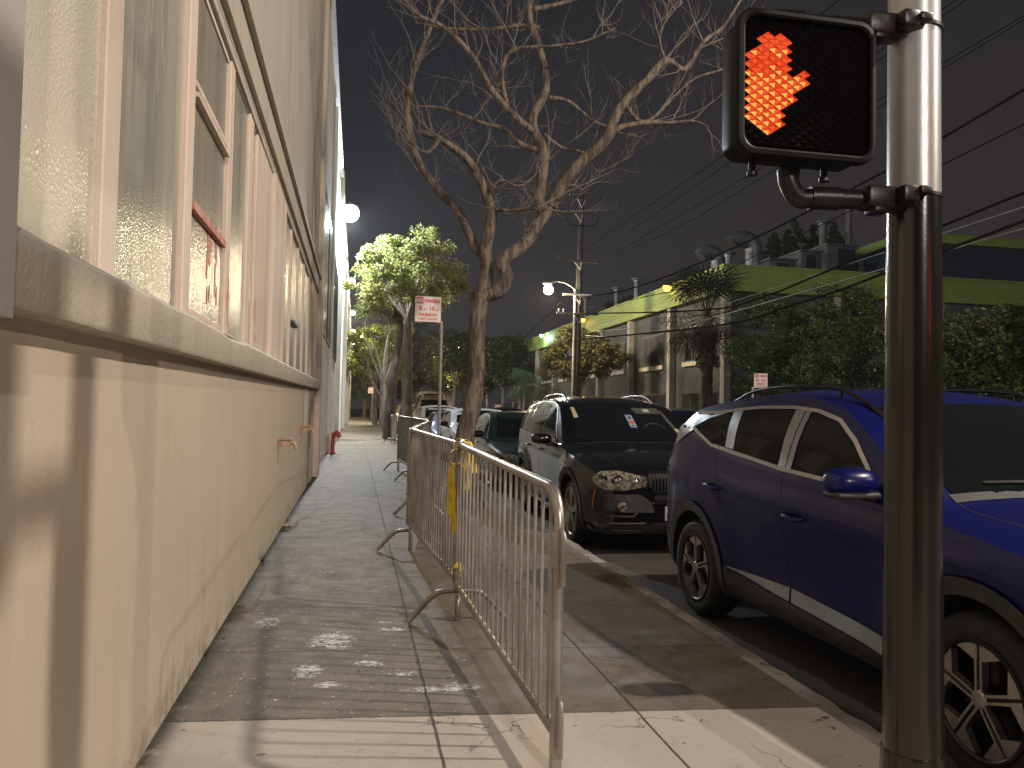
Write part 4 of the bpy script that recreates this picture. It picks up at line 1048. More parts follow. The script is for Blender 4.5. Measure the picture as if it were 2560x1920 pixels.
def stroke_poly(pts, w, close=False):
    pts = [Vector(p).to_2d() for p in pts]; n = len(pts); A = []; B = []
    ws = w if isinstance(w, (list, tuple)) else [w]*n
    for i, p in enumerate(pts):
        if close: t = pts[(i+1) % n]-pts[i-1]
        else: t = pts[min(i+1, n-1)]-pts[max(0, i-1)]
        t.normalize(); nn = Vector((-t.y, t.x))*ws[i]*.5; A.append(p+nn); B.append(p-nn)
    return A, B
def stroke(sh, kind, pts, w, off, name, m, parent, close=False, both=False, n=6, raise_=None):
    P2 = []
    for i in range(len(pts)-(0 if close else 1)):
        a, b = Vector(pts[i]), Vector(pts[(i+1) % len(pts)]); k = max(1, int((b-a).length/.06))
        for j in range(k): P2.append(a+(b-a)*j/k)
    if not close: P2.append(Vector(pts[-1]))
    ww = w
    if isinstance(w, (list, tuple)):
        # resample widths along index
        ww = [w[0]+(w[-1]-w[0])*i/(len(P2)-1) for i in range(len(P2))]
    A, B = stroke_poly(P2, ww, close)
    for kd in ((kind,) if not both else ('L', 'R')):
        vs = []; ok = True; fs = []
        for p, q in zip(A, B):
            for s_ in (p, q):
                l, nn = sh.hit(kd, s_.x, s_.y)
                if l is None: vs.append(None); continue
                vs.append(l+nn*off)
        idx = {}; out = []
        for i, v in enumerate(vs):
            if v is not None: idx[i] = len(out); out.append(v)
        k = len(A)
        for i in range(k if close else k-1):
            j = (i+1) % k; q = (2*i, 2*i+1, 2*j+1, 2*j)
            if all(t in idx for t in q): fs.append(tuple(idx[t] for t in q))
        if not fs: continue
        b = MB(); b.add(out, fs)
        # give it a little thickness
        th = min(off*.9, .004) if raise_ is None else raise_
        o = b.build(name, M[m], parent, smooth=50, world=False)
    return

def wheel(parent, x, y, r, tw, side, style, rimr=.70):
    """side -1: outer face towards -x"""
    w = thing('wheel', None, None, (x, y, r)); w.parent = parent
    n = 40; hw = tw/2
    b = MB(); b.lathe([(r*rimr, -hw*.92), (r*.80, -hw), (r*.93, -hw*.93), (r*.985, -hw*.72), (r, -hw*.45), (r*.992, -hw*.43), (r*.992, -hw*.38), (r, -hw*.36), (r, hw*.36), (r*.992, hw*.38), (r*.992, hw*.43), (r, hw*.45), (r*.985, hw*.72), (r*.93, hw*.93), (r*.80, hw), (r*rimr, hw*.92)], n, ax=0, close=True)
    b.build('tyre', M['rubber'], w, smooth=50, world=False)
    o = side*hw; R1 = r*rimr
    b = MB(); b.lathe([(R1+.004, o*.93), (R1+.002, o*.99), (R1-.012, o*1.0), (R1-.022, o*.93), (R1-.03, o*.3), (R1-.04, -o*.2), (.001, -o*.25)], n, ax=0, cap=False)
    b.build('barrel', M['alloy_dark'] if style != 'star' else M['alloy_cream'], w, smooth=50, world=False)
    b = MB(); b2 = MB()
    def sp(poly, x0_, x1_, an, mb):
        ca, sa = math.cos(an), math.sin(an)
        mb.prism(poly, (x0_, x1_), lambda a, c, d: (d, a*ca-c*sa, a*sa+c*ca))
    xo = o*.90; xi = o*.62
    for k in range(5):
        an = 2*math.pi*k/5+.3
        if style == 'blade':
            for s_ in (-1, 1):
                sp([(.03, s_*.008), (.03, s_*.018), (R1*.66, s_*.020), (R1*.66, s_*.008)], xi, xo, an, b)
                sp([(R1*.64, s_*.007), (R1*.64, s_*.021), (R1*.80, s_*.128), (R1*.90, s_*.122), (R1-.016, s_*.085), (R1-.012, s_*.007)], xi, xo*.985, an, b)
            sp([(.03, -.008), (R1*.9, -.007), (R1*.9, .007), (.03, .008)], xi*.7, xo*.9, an, b2)
        elif style == 'star':
            sp([(.03, -.035), (.10, -.030), (R1*.55, -.034), (R1-.012, -.062), (R1-.012, .062), (R1*.55, .034), (.10, .030), (.03, .035)], xi, xo, an, b)
        else:
            for s_ in (-1, 1):
                sp([(.04, s_*.004), (.05, s_*.03), (R1-.015, s_*.065), (R1-.012, s_*.035)], xi, xo, an, b)
    b.lathe([(.034, xo*.6), (.040, xo*.97), (.034, xo*1.02), (.026, xo*1.03), (.001, xo*1.03)], 18, ax=0)
    for k in range(5):
        a = 2*math.pi*(k+.5)/5+.3; b2.lathe([(.009, 0), (.009, side*.012)], 8, (xo*.9, .058*math.cos(a), .058*math.sin(a)), ax=0)
    b.build('rim', M['alloy_cream' if style == 'star' else 'alloy'], w, smooth=30, world=False)
    b2.lathe([(r*.42, o*.1), (r*.42, o*.2)], 20, ax=0); b2.build('brake_disc', M['alloy_dark'], w, smooth=30, world=False)
    return w

def car(name, label, P, loc, rz=0, group='cars parked at the kerb', hi=True, cat='car', **kw):
    t = thing(name, label, cat, loc, group, rz)
    sh = Shell(P, hi=hi); bm = bmesh.new(); vv = [bm.verts.new(v) for v in sh.V]
    for f in sh.F: bm.faces.new([vv[i] for i in f])
    bmesh.ops.recalc_face_normals(bm, faces=bm.faces[:])
    me = bpy.data.meshes.new('body'); bm.to_mesh(me); bm.free()
    me.materials.append(M[P['paint']]); me.materials.append(M['dark_in'])
    W = P['W']; r = P['r']; ar = P.get('arch', r+.075)
    if hi:
        cb = MB()
        for y in (P['yf'], P['yr']):
            for s_ in (-1, 1):
                x0_, x1_ = sorted((s_*(W-.27), s_*(W+.2)))
                cb.lathe([(.001, x0_), (ar, x0_), (ar, x1_), (.001, x1_)], 48, (0, y, r+P.get('archz', .02)), ax=0)
        cut = cb.build('cut', M['dark_in'], None); cut.data.materials.clear(); cut.data.materials.append(M['dark_in'])
        o = bpy.data.objects.new('tmp', me); COL.objects.link(o)
        md = o.modifiers.new('b', 'BOOLEAN'); md.object = cut; md.operation = 'DIFFERENCE'; md.solver = 'EXACT'; md.material_mode = 'TRANSFER'
        dg = bpy.context.evaluated_depsgraph_get(); dg.update()
        me2 = bpy.data.meshes.new_from_object(o.evaluated_get(dg)); bpy.data.objects.remove(o); bpy.data.objects.remove(cut); me = me2
        me.name = 'body'
    me.polygons.foreach_set('use_smooth', [True]*len(me.polygons)); me.set_sharp_from_angle(angle=R(38))
    body = bpy.data.objects.new('body', me); COL.objects.link(body); body.parent = t
    # wheels
    for y in (P['yf'], P['yr']):
        for s_ in (-1, 1):
            wheel(t, s_*(W-P.get('tw', .235)/2-.012), y, r, P.get('tw', .235), s_, P.get('style', 'plain'), P.get('rimr', .70))
    # arch cladding
    if hi and P.get('clad'):
        for y in (P['yf'], P['yr']):
            for kd in ('L', 'R'):
                pts = []; zc = r+P.get('archz', .02)
                for k in range(-2, 27):
                    a = R(-8+196*(k)/24); pts.append((y+math.cos(a)*(ar+.03), zc+math.sin(a)*(ar+.03)))
                stroke(sh, kd, pts, .075, .014, 'arch_trim', P['clad'], t)
    # glazing
    for q in P.get('side_glass', []):
        decal(sh, 'L', q, .004, 'side_window', P.get('glass', 'tint_glass'), t, both=True)
    for pts, wd, mt in P.get('trims', []): stroke(sh, 'L', pts, wd, .0075, 'window_trim', mt, t, both=True)
    for poly, mt, nm in P.get('panels', []): decal(sh, 'L', poly, .006, nm, mt, t, both=True)
    for pts in P.get('gaps', []): stroke(sh, 'L', pts, .007, .0012, 'door_gap', 'gap_black', t, both=True)
    if 'ws' in P: decal(sh, 'F', P['ws'], .004, 'windshield', 'car_glass', t, step=.12)
    if 'rw' in P: decal(sh, 'B', P['rw'], .004, 'rear_window', 'car_glass', t, step=.12)
    for kd, poly, off, nm, mt in P.get('decals', []): decal(sh, kd, poly, off, nm, mt, t, step=.05)
    for kd, pts, wd, off, nm, mt in P.get('strokes', []): stroke(sh, kd, pts, wd, off, nm, mt, t)
    # mirrors
    if 'mirror' in P:
        my, mz, mm = P['mirror']
        for s_ in (-1, 1):
            l, n_ = sh.hit('L' if s_ < 0 else 'R', my+.03, mz-.05); xb = abs(l.x) if l else W*.9
            b = MB(); x_a, x_b = xb+.02, xb+.28
            rings = []
            for f_, sy, sz in ((0, .35, .45), (.08, .75, .8), (.3, 1, 1), (.7, .95, .95), (.92, .7, .72), (1, .3, .35)):
                xx = s_*(x_a+(x_b-x_a)*f_)
                rings.append([(xx, my+.02+.075*sy*c*(1 if c > 0 else 1.25), mz+.07*sz*d) for c, d in ((math.cos(2*math.pi*k/16), math.sin(2*math.pi*k/16)) for k in range(16))])
            loftrings(rings).build('mirror', M[mm], t, smooth=60, world=False)
            b.tube([(s_*(xb-.03), my+.03, mz-.075), (s_*(xb+.08), my+.02, mz-.055)], [.03, .035], 8)
            if P.get('mirror_clad'):
                b.bbox(*sorted((s_*(x_a+.01), s_*(x_b-.02))), my-.06, my+.075, mz-.075, mz-.045, .012)
            b.build('mirror_mount', M['cladding'], t, smooth=50, world=False)
    if P.get('rails'):
        y0, y1, xr, dz, mt = P['rails']
        for s_ in (-1, 1):
            q = []
            for k in range(15):
                f_ = k/14; yy = y0+(y1-y0)*f_; l, n_ = sh.hit('T', s_*xr, yy); q.append((s_*xr, yy, l.z+dz*min(1, 5*min(f_, 1-f_)+.0)))
            b = MB(); b.tube(q, .012, 8)
            for k in (3, 11): b.tube([q[k], (q[k][0], q[k][1], q[k][2]-dz)], .012, 6)
            b.build('roof_rail', M[mt], t, smooth=60, world=False)
    for (hy, hz) in P.get('handles', []):
        for kd, s_ in (('L', -1), ('R', 1)):
            l, n_ = sh.hit(kd, hy, hz); l2, n2 = sh.hit(kd, hy+.17, hz+.008)
            b = MB(); b.tube([l+n_*.0, l+n_*.028+Vector((0, .02, 0)), l+n_*.034+Vector((0, .07, .002)), l2+n2*.034-Vector((0, .06, 0)), l2+n2*.026, l2+n2*.0+Vector((0, .01, 0))], [.012, .014, .015, .015, .013, .01], 8)
            b.build('door_handle', M[P['paint']], t, smooth=60, world=False)
    return t, sh

# --- blue suv -------------------------------------------------------
def side_suv(y, z, w):
    d = 0.
    for ya in (.88, 3.50):                       # flared arches
        dd = math.hypot(y-ya, z-.36); d += .022*math.exp(-((dd-.50)/.13)**2)*(1 if z < .95 else 0)
    d += .020*math.exp(-((z-(.86+.04*y))/.05)**2)          # shoulder crease
    if 1.2 < y < 3.1 and .35 < z < .85:                    # carved doors
        d -= .030*math.sin(math.pi*(y-1.2)/1.9)*math.sin(math.pi*(z-.35)/.5)
    return d
TUC = dict(paint='paint_blue', L=4.38, W=.935, r=.345, yf=.88, yr=3.50, arch=.405, archz=.015, clad='cladding', style='blade', rimr=.70, tum=.42, crown=.06,
    top=[(0, .66), (.02, .76), (.06, .84), (.14, .90), (.4, .975), (.9, 1.06), (1.15, 1.10), (1.3, 1.18), (1.6, 1.36), (1.85, 1.50), (2.05, 1.585), (2.35, 1.635), (2.75, 1.65), (3.2, 1.625), (3.5, 1.58), (3.68, 1.53), (3.76, 1.48), (3.95, 1.29), (4.1, 1.165), (4.22, 1.08), (4.3, 1.0), (4.35, .88), (4.38, .72)],
    bot=[(0, .40), (.03, .30), (.1, .24), (.3, .22), (3.9, .22), (4.2, .28), (4.33, .36), (4.38, .46)],
    plan=[(0, .60), (.02, .70), (.06, .80), (.14, .89), (.3, .955), (.6, .99), (1.0, 1.), (3.4, 1.), (3.8, .985), (4.05, .95), (4.22, .89), (4.32, .81), (4.36, .74), (4.38, .66)],
    belt=[(0, 1.0), (1.2, 1.06), (2.33, 1.14), (3.1, 1.23), (3.6, 1.36), (4.0, 1.40)],
    side=side_suv, glass='tint_glass')
arc = [(1.50, 1.10), (1.60, 1.20), (1.78, 1.335), (1.98, 1.445), (2.2, 1.495), (2.45, 1.515), (2.8, 1.515), (3.05, 1.50), (3.3, 1.475)]
TUC['side_glass'] = [roundpoly([(1.52, 1.12), (1.63, 1.215), (1.80, 1.34), (1.99, 1.435), (2.18, 1.48), (2.245, 1.49), (2.235, 1.155)], .02),
    roundpoly([(2.40, 1.165), (2.435, 1.50), (2.8, 1.503), (2.98, 1.495), (2.93, 1.23)], .02),
    roundpoly([(3.07, 1.245), (3.12, 1.485), (3.35, 1.43), (3.53, 1.37), (3.24, 1.265)], .02)]
TUC['panels'] = [([(2.25, 1.15), (2.26, 1.488), (2.31, 1.50), (2.30, 1.155)], 'satin', 'pillar_trim'), ([(2.31, 1.157), (2.32, 1.50), (2.42, 1.503), (2.385, 1.165)], 'satin', 'pillar_trim'),
    ([(2.945, 1.235), (2.995, 1.495), (3.105, 1.487), (3.055, 1.245)], 'satin', 'pillar_trim'),
    ([(3.13, 1.492), (3.36, 1.455), (3.62, 1.475), (3.80, 1.36), (3.92, 1.22), (3.84, 1.24), (3.56, 1.345), (3.545, 1.372), (3.37, 1.435), (3.13, 1.487)], 'satin', 'quarter_trim'),
    ([(3.00, .455), (2.265, .475), (2.265, .395), (2.50, .41)], 'sill_silver', 'sill_strip'), ([(2.245, .475), (1.30, .43), (1.33, .345), (2.245, .395)], 'sill_silver', 'sill_strip'),
    ([(3.10, .45), (2.52, .40), (2.26, .387), (1.33, .338), (1.26, .43), (1.22, .25), (1.35, .225), (3.0, .225), (3.14, .30)], 'cladding', 'sill_cladding'),
    ([(4.28, .30), (3.92, .24), (3.94, .46), (4.06, .60), (4.33, .62), (4.36, .45)], 'cladding', 'bumper_cladding'),
    (roundpoly([(3.98, .99), (4.05, 1.06), (4.20, 1.06), (4.27, .99), (4.28, .92), (4.2, .95)], .02), 'tail_red', 'tail_light')]
TUC['trims'] = [([(1.50, 1.105), (1.9, 1.125), (2.33, 1.15), (2.9, 1.21), (3.24, 1.25), (3.56, 1.365)], .022, 'chrome'), (arc+[(3.58, 1.47)], .020, 'chrome')]
TUC['gaps'] = [[(2.32, 1.14), (2.31, .9), (2.30, .6), (2.24, .40)], [(1.42, 1.08), (1.36, .9), (1.34, .6), (1.32, .44)], [(3.18, 1.24), (3.10, 1.0), (3.06, .85)], [(3.62, .99), (3.78, .99), (3.78, .86), (3.62, .86), (3.62, .99)]]
TUC['ws'] = [(-.70, 1.115), (.70, 1.115), (.60, 1.52), (.3, 1.55), (-.3, 1.55), (-.60, 1.52)]
TUC['rw'] = [(-.60, 1.15), (.60, 1.15), (.50, 1.44), (-.50, 1.44)]
TUC['mirror'] = (1.49, 1.155, 'paint_blue'); TUC['mirror_clad'] = True
TUC['rails'] = (1.85, 3.58, .60, .045, 'black_metal'); TUC['handles'] = [(2.06, .895), (3.06, .965)]
TUC['decals'] = [('F', roundpoly([(-.62, .70), (.62, .70), (.70, .52), (.5, .36), (-.5, .36), (-.70, .52)], .04), .004, 'grille', 'fence_dark'),
    ('F', roundpoly([(.55, .80), (.86, .86), (.84, .78), (.56, .75)], .01), .005, 'headlight', 'headlight_glass'), ('F', roundpoly([(-.55, .80), (-.86, .86), (-.84, .78), (-.56, .75)], .01), .005, 'headlight', 'headlight_glass')]
TUC['strokes'] = [('T', [(-.60, .35), (-.66, .8), (-.72, 1.22)], .006, .001, 'hood_crease', 'gap_black'), ('T', [(.60, .35), (.66, .8), (.72, 1.22)], .006, .001, 'hood_crease', 'gap_black'),
    ('T', [(-.72, 1.235), (0, 1.20), (.72, 1.235)], .05, .004, 'cowl', 'cladding'), ('T', [(-.5, 1.30), (-.05, 1.275)], .016, .012, 'wiper', 'black_metal'), ('T', [(.1, 1.30), (.6, 1.31)], .016, .012, 'wiper', 'black_metal')]
car('parked_suv', 'dark blue suv with silver window trim, nearest car behind the signal pole', TUC, (2.44+.945, 1.80, ROAD))

# --- black suv with kidney grille -----------------------------------
def side_x(y, z, w):
    d = 0.
    for ya in (.90, 3.83):
        dd = math.hypot(y-ya, z-.38); d += .03*math.exp(-((dd-.52)/.12)**2)*(1 if z < 1. else 0)
    d += .014*math.exp(-((z-(.93+.015*y))/.035)**2)
    if 1.3 < y < 3.3 and .4 < z < .9: d -= .018*math.sin(math.pi*(z-.4)/.5)
    return d
BMW = dict(paint='paint_black', L=4.85, W=.965, r=.37, yf=.90, yr=3.83, arch=.43, archz=.015, clad='cladding', style='star', rimr=.74, tum=.36, crown=.07, tw=.25,
    top=[(0, .72), (.015, .80), (.05, .87), (.12, .925), (.3, .985), (.8, 1.075), (1.25, 1.13), (1.42, 1.17), (1.6, 1.27), (1.9, 1.45), (2.15, 1.585), (2.35, 1.665), (2.7, 1.725), (3.2, 1.745), (3.9, 1.715), (4.35, 1.64), (4.52, 1.56), (4.66, 1.3), (4.74, 1.1), (4.8, .98), (4.85, .75)],
    bot=[(0, .32), (.04, .26), (.12, .22), (.3, .21), (4.3, .22), (4.7, .30), (4.85, .42)],
    plan=[(0, .66), (.012, .73), (.04, .80), (.1, .87), (.22, .93), (.45, .975), (.9, 1.), (3.9, 1.), (4.3, .975), (4.6, .92), (4.75, .85), (4.82, .77), (4.85, .68)],
    belt=[(0, .98), (1.3, 1.09), (2.3, 1.13), (3.6, 1.18), (4.6, 1.22)], side=side_x)
BMW['side_glass'] = [roundpoly([(1.78, 1.17), (2.10, 1.40), (2.35, 1.56), (2.62, 1.61), (2.62, 1.17)], .03), roundpoly([(2.70, 1.17), (2.70, 1.615), (3.3, 1.63), (3.55, 1.60), (3.55, 1.20)], .03), roundpoly([(3.63, 1.21), (3.63, 1.60), (4.15, 1.54), (4.35, 1.40), (4.25, 1.24)], .03)]
BMW['trims'] = [([(1.72, 1.145), (2.6, 1.15), (3.6, 1.18), (4.3, 1.22)], .014, 'satin'), ([(1.75, 1.19), (2.1, 1.43), (2.36, 1.59), (2.62, 1.64), (3.3, 1.66), (4.2, 1.57)], .012, 'satin')]
BMW['gaps'] = [[(1.62, 1.10), (1.50, .9), (1.48, .40)], [(2.66, 1.15), (2.66, .36)], [(3.58, 1.17), (3.55, .95), (3.44, .78)]]
BMW['ws'] = [(-.73, 1.19), (0, 1.165), (.73, 1.19), (.60, 1.60), (.3, 1.645), (-.3, 1.645), (-.60, 1.60)]
BMW['rw'] = [(-.6, 1.2), (.6, 1.2), (.5, 1.5), (-.5, 1.5)]
BMW['mirror'] = (1.86, 1.165, 'paint_black'); BMW['rails'] = (2.45, 4.2, .60, .06, 'satin'); BMW['handles'] = [(2.38, 1.0), (3.24, 1.02)]
def mir(poly): return [(-x, z) for x, z in poly][::-1]
hl = roundpoly([(-.90, .80), (-.84, .885), (-.62, .895), (-.34, .835), (-.345, .745), (-.60, .695), (-.83, .71)], .05)
kid = roundpoly([(-.325, .885), (-.04, .885), (-.028, .80), (-.04, .685), (-.26, .67), (-.335, .75)], .05)
BMW['decals'] = []
for s_ in (0, 1):
    q = (lambda p: p) if s_ == 0 else mir
    BMW['decals'] += [('F', q(hl), .006, 'headlight', 'headlight_glass'), ('F', q(kid), .003, 'grille', 'gap_black'),
        ('F', q(roundpoly([(-.80, .66), (-.42, .66), (-.30, .58), (-.26, .47), (-.62, .47), (-.82, .50)], .02)), .002, 'bumper_panel', 'cladding')]
BMW['decals'] += [('F', roundpoly([(-.30, .36), (.30, .36), (.24, .26), (-.24, .26)], .02), .003, 'lower_grille', 'gap_black'), ('F', roundpoly([(-.25, .655), (.25, .655), (.27, .60), (-.27, .60)], .02), .003, 'lower_grille', 'gap_black')]
kf = kid+[kid[0]]
BMW['strokes'] = [('F', kf, .018, .012, 'grille_frame', 'grille_black'), ('F', mir(kf), .018, .012, 'grille_frame', 'grille_black'),
    ('F', [(-.26, .575), (.26, .575)], .035, .012, 'skid_trim', 'chrome'), ('F', [(-.74, .36), (-.36, .36)], .014, .010, 'lower_trim', 'satin'), ('F', [(.74, .36), (.36, .36)], .014, .010, 'lower_trim', 'satin'),
    ('F', [(-.78, .435), (-.50, .43), (-.36, .55), (-.26, .575)], .022, .007, 'bumper_crease', 'cladding'), ('F', [(.78, .435), (.50, .43), (.36, .55), (.26, .575)], .022, .007, 'bumper_crease', 'cladding'),
    ('F', [(-.72, .29), (-.4, .285)], .012, .008, 'lower_trim', 'satin'), ('L', [(1.35, .36), (2.4, .335), (3.35, .36)], .02, .010, 'sill_trim', 'chrome'),
    ('T', [(-.78, 1.40), (0, 1.335), (.78, 1.40)], .05, .003, 'cowl', 'gap_black'), ('T', [(-.62, 1.47), (-.02, 1.39)], .018, .014, 'wiper', 'black_metal'), ('T', [(.0, 1.41), (.64, 1.45)], .018, .014, 'wiper', 'black_metal'),
    ('T', [(-.60, .12), (-.64, .6), (-.72, 1.1), (-.74, 1.33)], .006, .0012, 'hood_gap', 'gap_black'), ('T', [(.60, .12), (.64, .6), (.72, 1.1), (.74, 1.33)], .006, .0012, 'hood_gap', 'gap_black'),
    ('L', [(.20, .50), (.17, .62), (.14, .70)], .02, .007, 'side_marker', 'orange_lens')]
# windshield contents seen through the glass: sticker, placard, sun visor, pillar trim
BMW['decals'] += [('F', [(-.655, 1.43), (-.595, 1.44), (-.595, 1.57), (-.638, 1.57)], .008, 'permit_sticker', 'paper_yellow'),
    ('F', [(.025, 1.31), (.13, 1.31), (.13, 1.49), (.025, 1.49)], .008, 'placard', 'ink_blue'), ('F', [(.037, 1.325), (.118, 1.325), (.118, 1.475), (.037, 1.475)], .010, 'placard_face', 'plate_white'),
    ('F', [(.06, 1.42), (.095, 1.42), (.095, 1.46), (.06, 1.46)], .012, 'placard_print', 'ink_blue'), ('F', [(.05, 1.37), (.105, 1.37), (.105, 1.40), (.05, 1.40)], .012, 'placard_print', 'sign_red'), ('F', [(.055, 1.335), (.10, 1.335), (.10, 1.35), (.055, 1.35)], .012, 'placard_print', 'ink_dark'),
    ('F', [(.20, 1.50), (.56, 1.50), (.56, 1.575), (.17, 1.575)], .007, 'sun_visor', 'visor_grey'), ('F', [(.32, 1.52), (.41, 1.52), (.41, 1.56), (.32, 1.56)], .009, 'visor_label', 'plate_white'),
    ('F', [(.70, 1.20), (.645, 1.20), (.56, 1.50), (.59, 1.56)], .006, 'pillar_lining', 'visor_grey'), ('F', [(.715, 1.205), (.665, 1.205), (.645, 1.25), (.69, 1.27)], .009, 'sticker', 'sticker_yellow'), ('F', [(.685, 1.28), (.64, 1.265), (.625, 1.30), (.67, 1.32)], .009, 'sticker', 'paper_yellow')]
tb, shb = car('parked_suv', 'black suv with kidney grille and silver roof rails, second car in the row', BMW, (3.385, 7.68, R2), rz=R(-1.6))
# kidney slats, lamp rings, fog lamps, badge, plate, steering wheel
def fr_(x, z): return shb.hit('F', x, z)
for s_ in (-1, 1):
    b = MB()
    for k in range(6):
        x = s_*(.085+.038*k); q = [fr_(x, z)[0]+Vector((0, -.012, 0)) for z in (.70, .75, .81, .87)]; b.tube(q, .006, 6)
    b.build('grille_slat', M['grille_black'], tb, smooth=40, world=False)
    for x, z, rr_ in ((.655, .79, .062), (.47, .785, .045)):
        l, n = fr_(s_*x, z); b = MB(); b.lathe([(rr_*.72, .004), (rr_, 0), (rr_, .012), (rr_*.86, .016), (rr_*.72, .012)], 24, (0, 0, 0), ax=1, close=True); b.lathe([(rr_*.6, .004), (.001, -.012)], 20, ax=1)
        o = b.build('lamp_ring', M['chrome'], tb, smooth=50, world=False); o.location = l+n*.012; o.rotation_euler = (0, 0, math.atan2(n.y, n.x)+math.pi/2)
    l, n = fr_(s_*.62, .53); b = MB(); b.lathe([(.048, .01), (.05, -.012), (.042, -.016), (.001, -.022)], 22, ax=1); o = b.build('fog_light', M['headlight_glass'], tb, smooth=50, world=False); o.location = l+n*.0
l, n = shb.hit('T', 0, .07); b = MB(); b.lathe([(.041, 0), (.041, .006), (.036, .009)], 24); o = b.build('badge', M['chrome'], tb, smooth=50, world=False); o.location = l+Vector((0, -.0, .0)); o.rotation_euler = (.6, 0, 0)
b = MB()
for k in range(4):
    a0 = k*math.pi/2; pts = [(0, 0)]+[(.032*math.cos(a0+math.pi/2*j/6), .032*math.sin(a0+math.pi/2*j/6)) for j in range(7)]
    b.cur = k % 2; b.prism(pts, (.0095, .0115))
o2 = b.build('roundel', [M['plate_white'], M['ink_blue']], o, world=False)
l, n = fr_(0, .44); b = MB(); b.bbox(-.155, .155, l.y-.022, l.y-.012, .385, .535, .004); o = b.build('number_plate', M['plate_white'], tb, world=False)
vs, fs = text_mesh('6RWK214', .09, .27, .002); b = MB(); b.add([(v.x, l.y-.0235, .455+v.y) for v in vs], fs); b.build('plate_letters', M['ink_blue'], o, world=False)
q = []
for k in range(9):
    a = R(30+110*k/8); x = .36+.17*math.cos(a); z = 1.24+.14*math.sin(a); l, n = fr_(x, z); q.append(l+n*.0015)
b = MB(); b.tube(q, .009, 6); b.build('steering_wheel', M['teal_plastic'], tb, smooth=50, world=False)

# --- generic saloon / hatch / suv / van ------------------------------
def sedan(p, h=1.44, W=.90, L_=4.6):
    k = h/1.44
    return dict(paint=p, L=L_, W=W, r=.325, yf=.90, yr=L_-1.0, arch=.385, archz=.01, style='plain', tum=.45, crown=.055, side=lambda y, z, w: .012*math.exp(-((z-.80)/.04)**2),
        top=[(0, .56), (.015, .64), (.05, .70), (.14, .76), (.4, .82), (.9, .90), (1.15, .93), (1.3, .98), (1.7, 1.2*k), (2.0, 1.36*k), (2.3, 1.43*k), (2.7, 1.44*k), (3.1, 1.41*k), (3.5, 1.28*k), (3.95, 1.09), (4.3, 1.06), (L_-.1, 1.02), (L_-.03, .92), (L_, .75)],
        bot=[(0, .30), (.05, .22), (.2, .18), (L_-.4, .18), (L_-.05, .3), (L_, .4)],
        plan=[(0, .62), (.02, .74), (.06, .82), (.15, .90), (.35, .96), (.8, 1.), (L_-.9, 1.), (L_-.3, .95), (L_-.08, .86), (L_-.02, .76), (L_, .66)],
        belt=[(0, .86), (1.2, .92), (3., .99), (L_, 1.02)],
        side_glass=[roundpoly([(1.45, .99), (1.75, 1.17*k), (2.05, 1.31*k), (2.4, 1.355*k), (2.4, 1.0)], .03), roundpoly([(2.48, 1.0), (2.48, 1.355*k), (2.9, 1.345*k), (3.25, 1.24*k), (3.5, 1.06)], .03)],
        trims=[([(1.4, .965), (2.4, .975), (3.5, 1.03)], .012, 'satin')], gaps=[[(1.42, .93), (1.32, .75), (1.3, .35)], [(2.44, .98), (2.42, .32)], [(3.45, 1.0), (3.3, .8), (3.2, .6)]],
        ws=[(-.66, .98), (0, .965), (.66, .98), (.54, 1.33*k), (.25, 1.375*k), (-.25, 1.375*k), (-.54, 1.33*k)], rw=[(-.56, 1.11), (.56, 1.11), (.45, 1.3*k), (-.45, 1.3*k)],
        mirror=(1.53, 1.0, p), handles=[(2.1, .84), (3.0, .86)],
        decals=[('F', roundpoly([(-.82, .66), (-.80, .73), (-.55, .70), (-.48, .63)], .02), .005, 'headlight', 'headlight_glass'), ('F', roundpoly([(.82, .66), (.80, .73), (.55, .70), (.48, .63)], .02), .005, 'headlight', 'headlight_glass'),
            ('F', roundpoly([(-.4, .62), (.4, .62), (.33, .50), (-.33, .50)], .03), .004, 'grille', 'gap_black'), ('F', roundpoly([(-.6, .38), (.6, .38), (.5, .27), (-.5, .27)], .03), .004, 'lower_grille', 'gap_black'),
            ('F', [(-.15, .49), (.15, .49), (.15, .41), (-.15, .41)], .012, 'number_plate', 'plate_white'),
            ('B', roundpoly([(-.80, .82), (-.78, .95), (-.5, .93), (-.5, .84)], .02), .005, 'tail_light', 'tail_red'), ('B', roundpoly([(.80, .82), (.78, .95), (.5, .93), (.5, .84)], .02), .005, 'tail_light', 'tail_red')],
        strokes=[('T', [(-.70, 1.19), (0, 1.15), (.70, 1.19)], .04, .003, 'cowl', 'gap_black')])
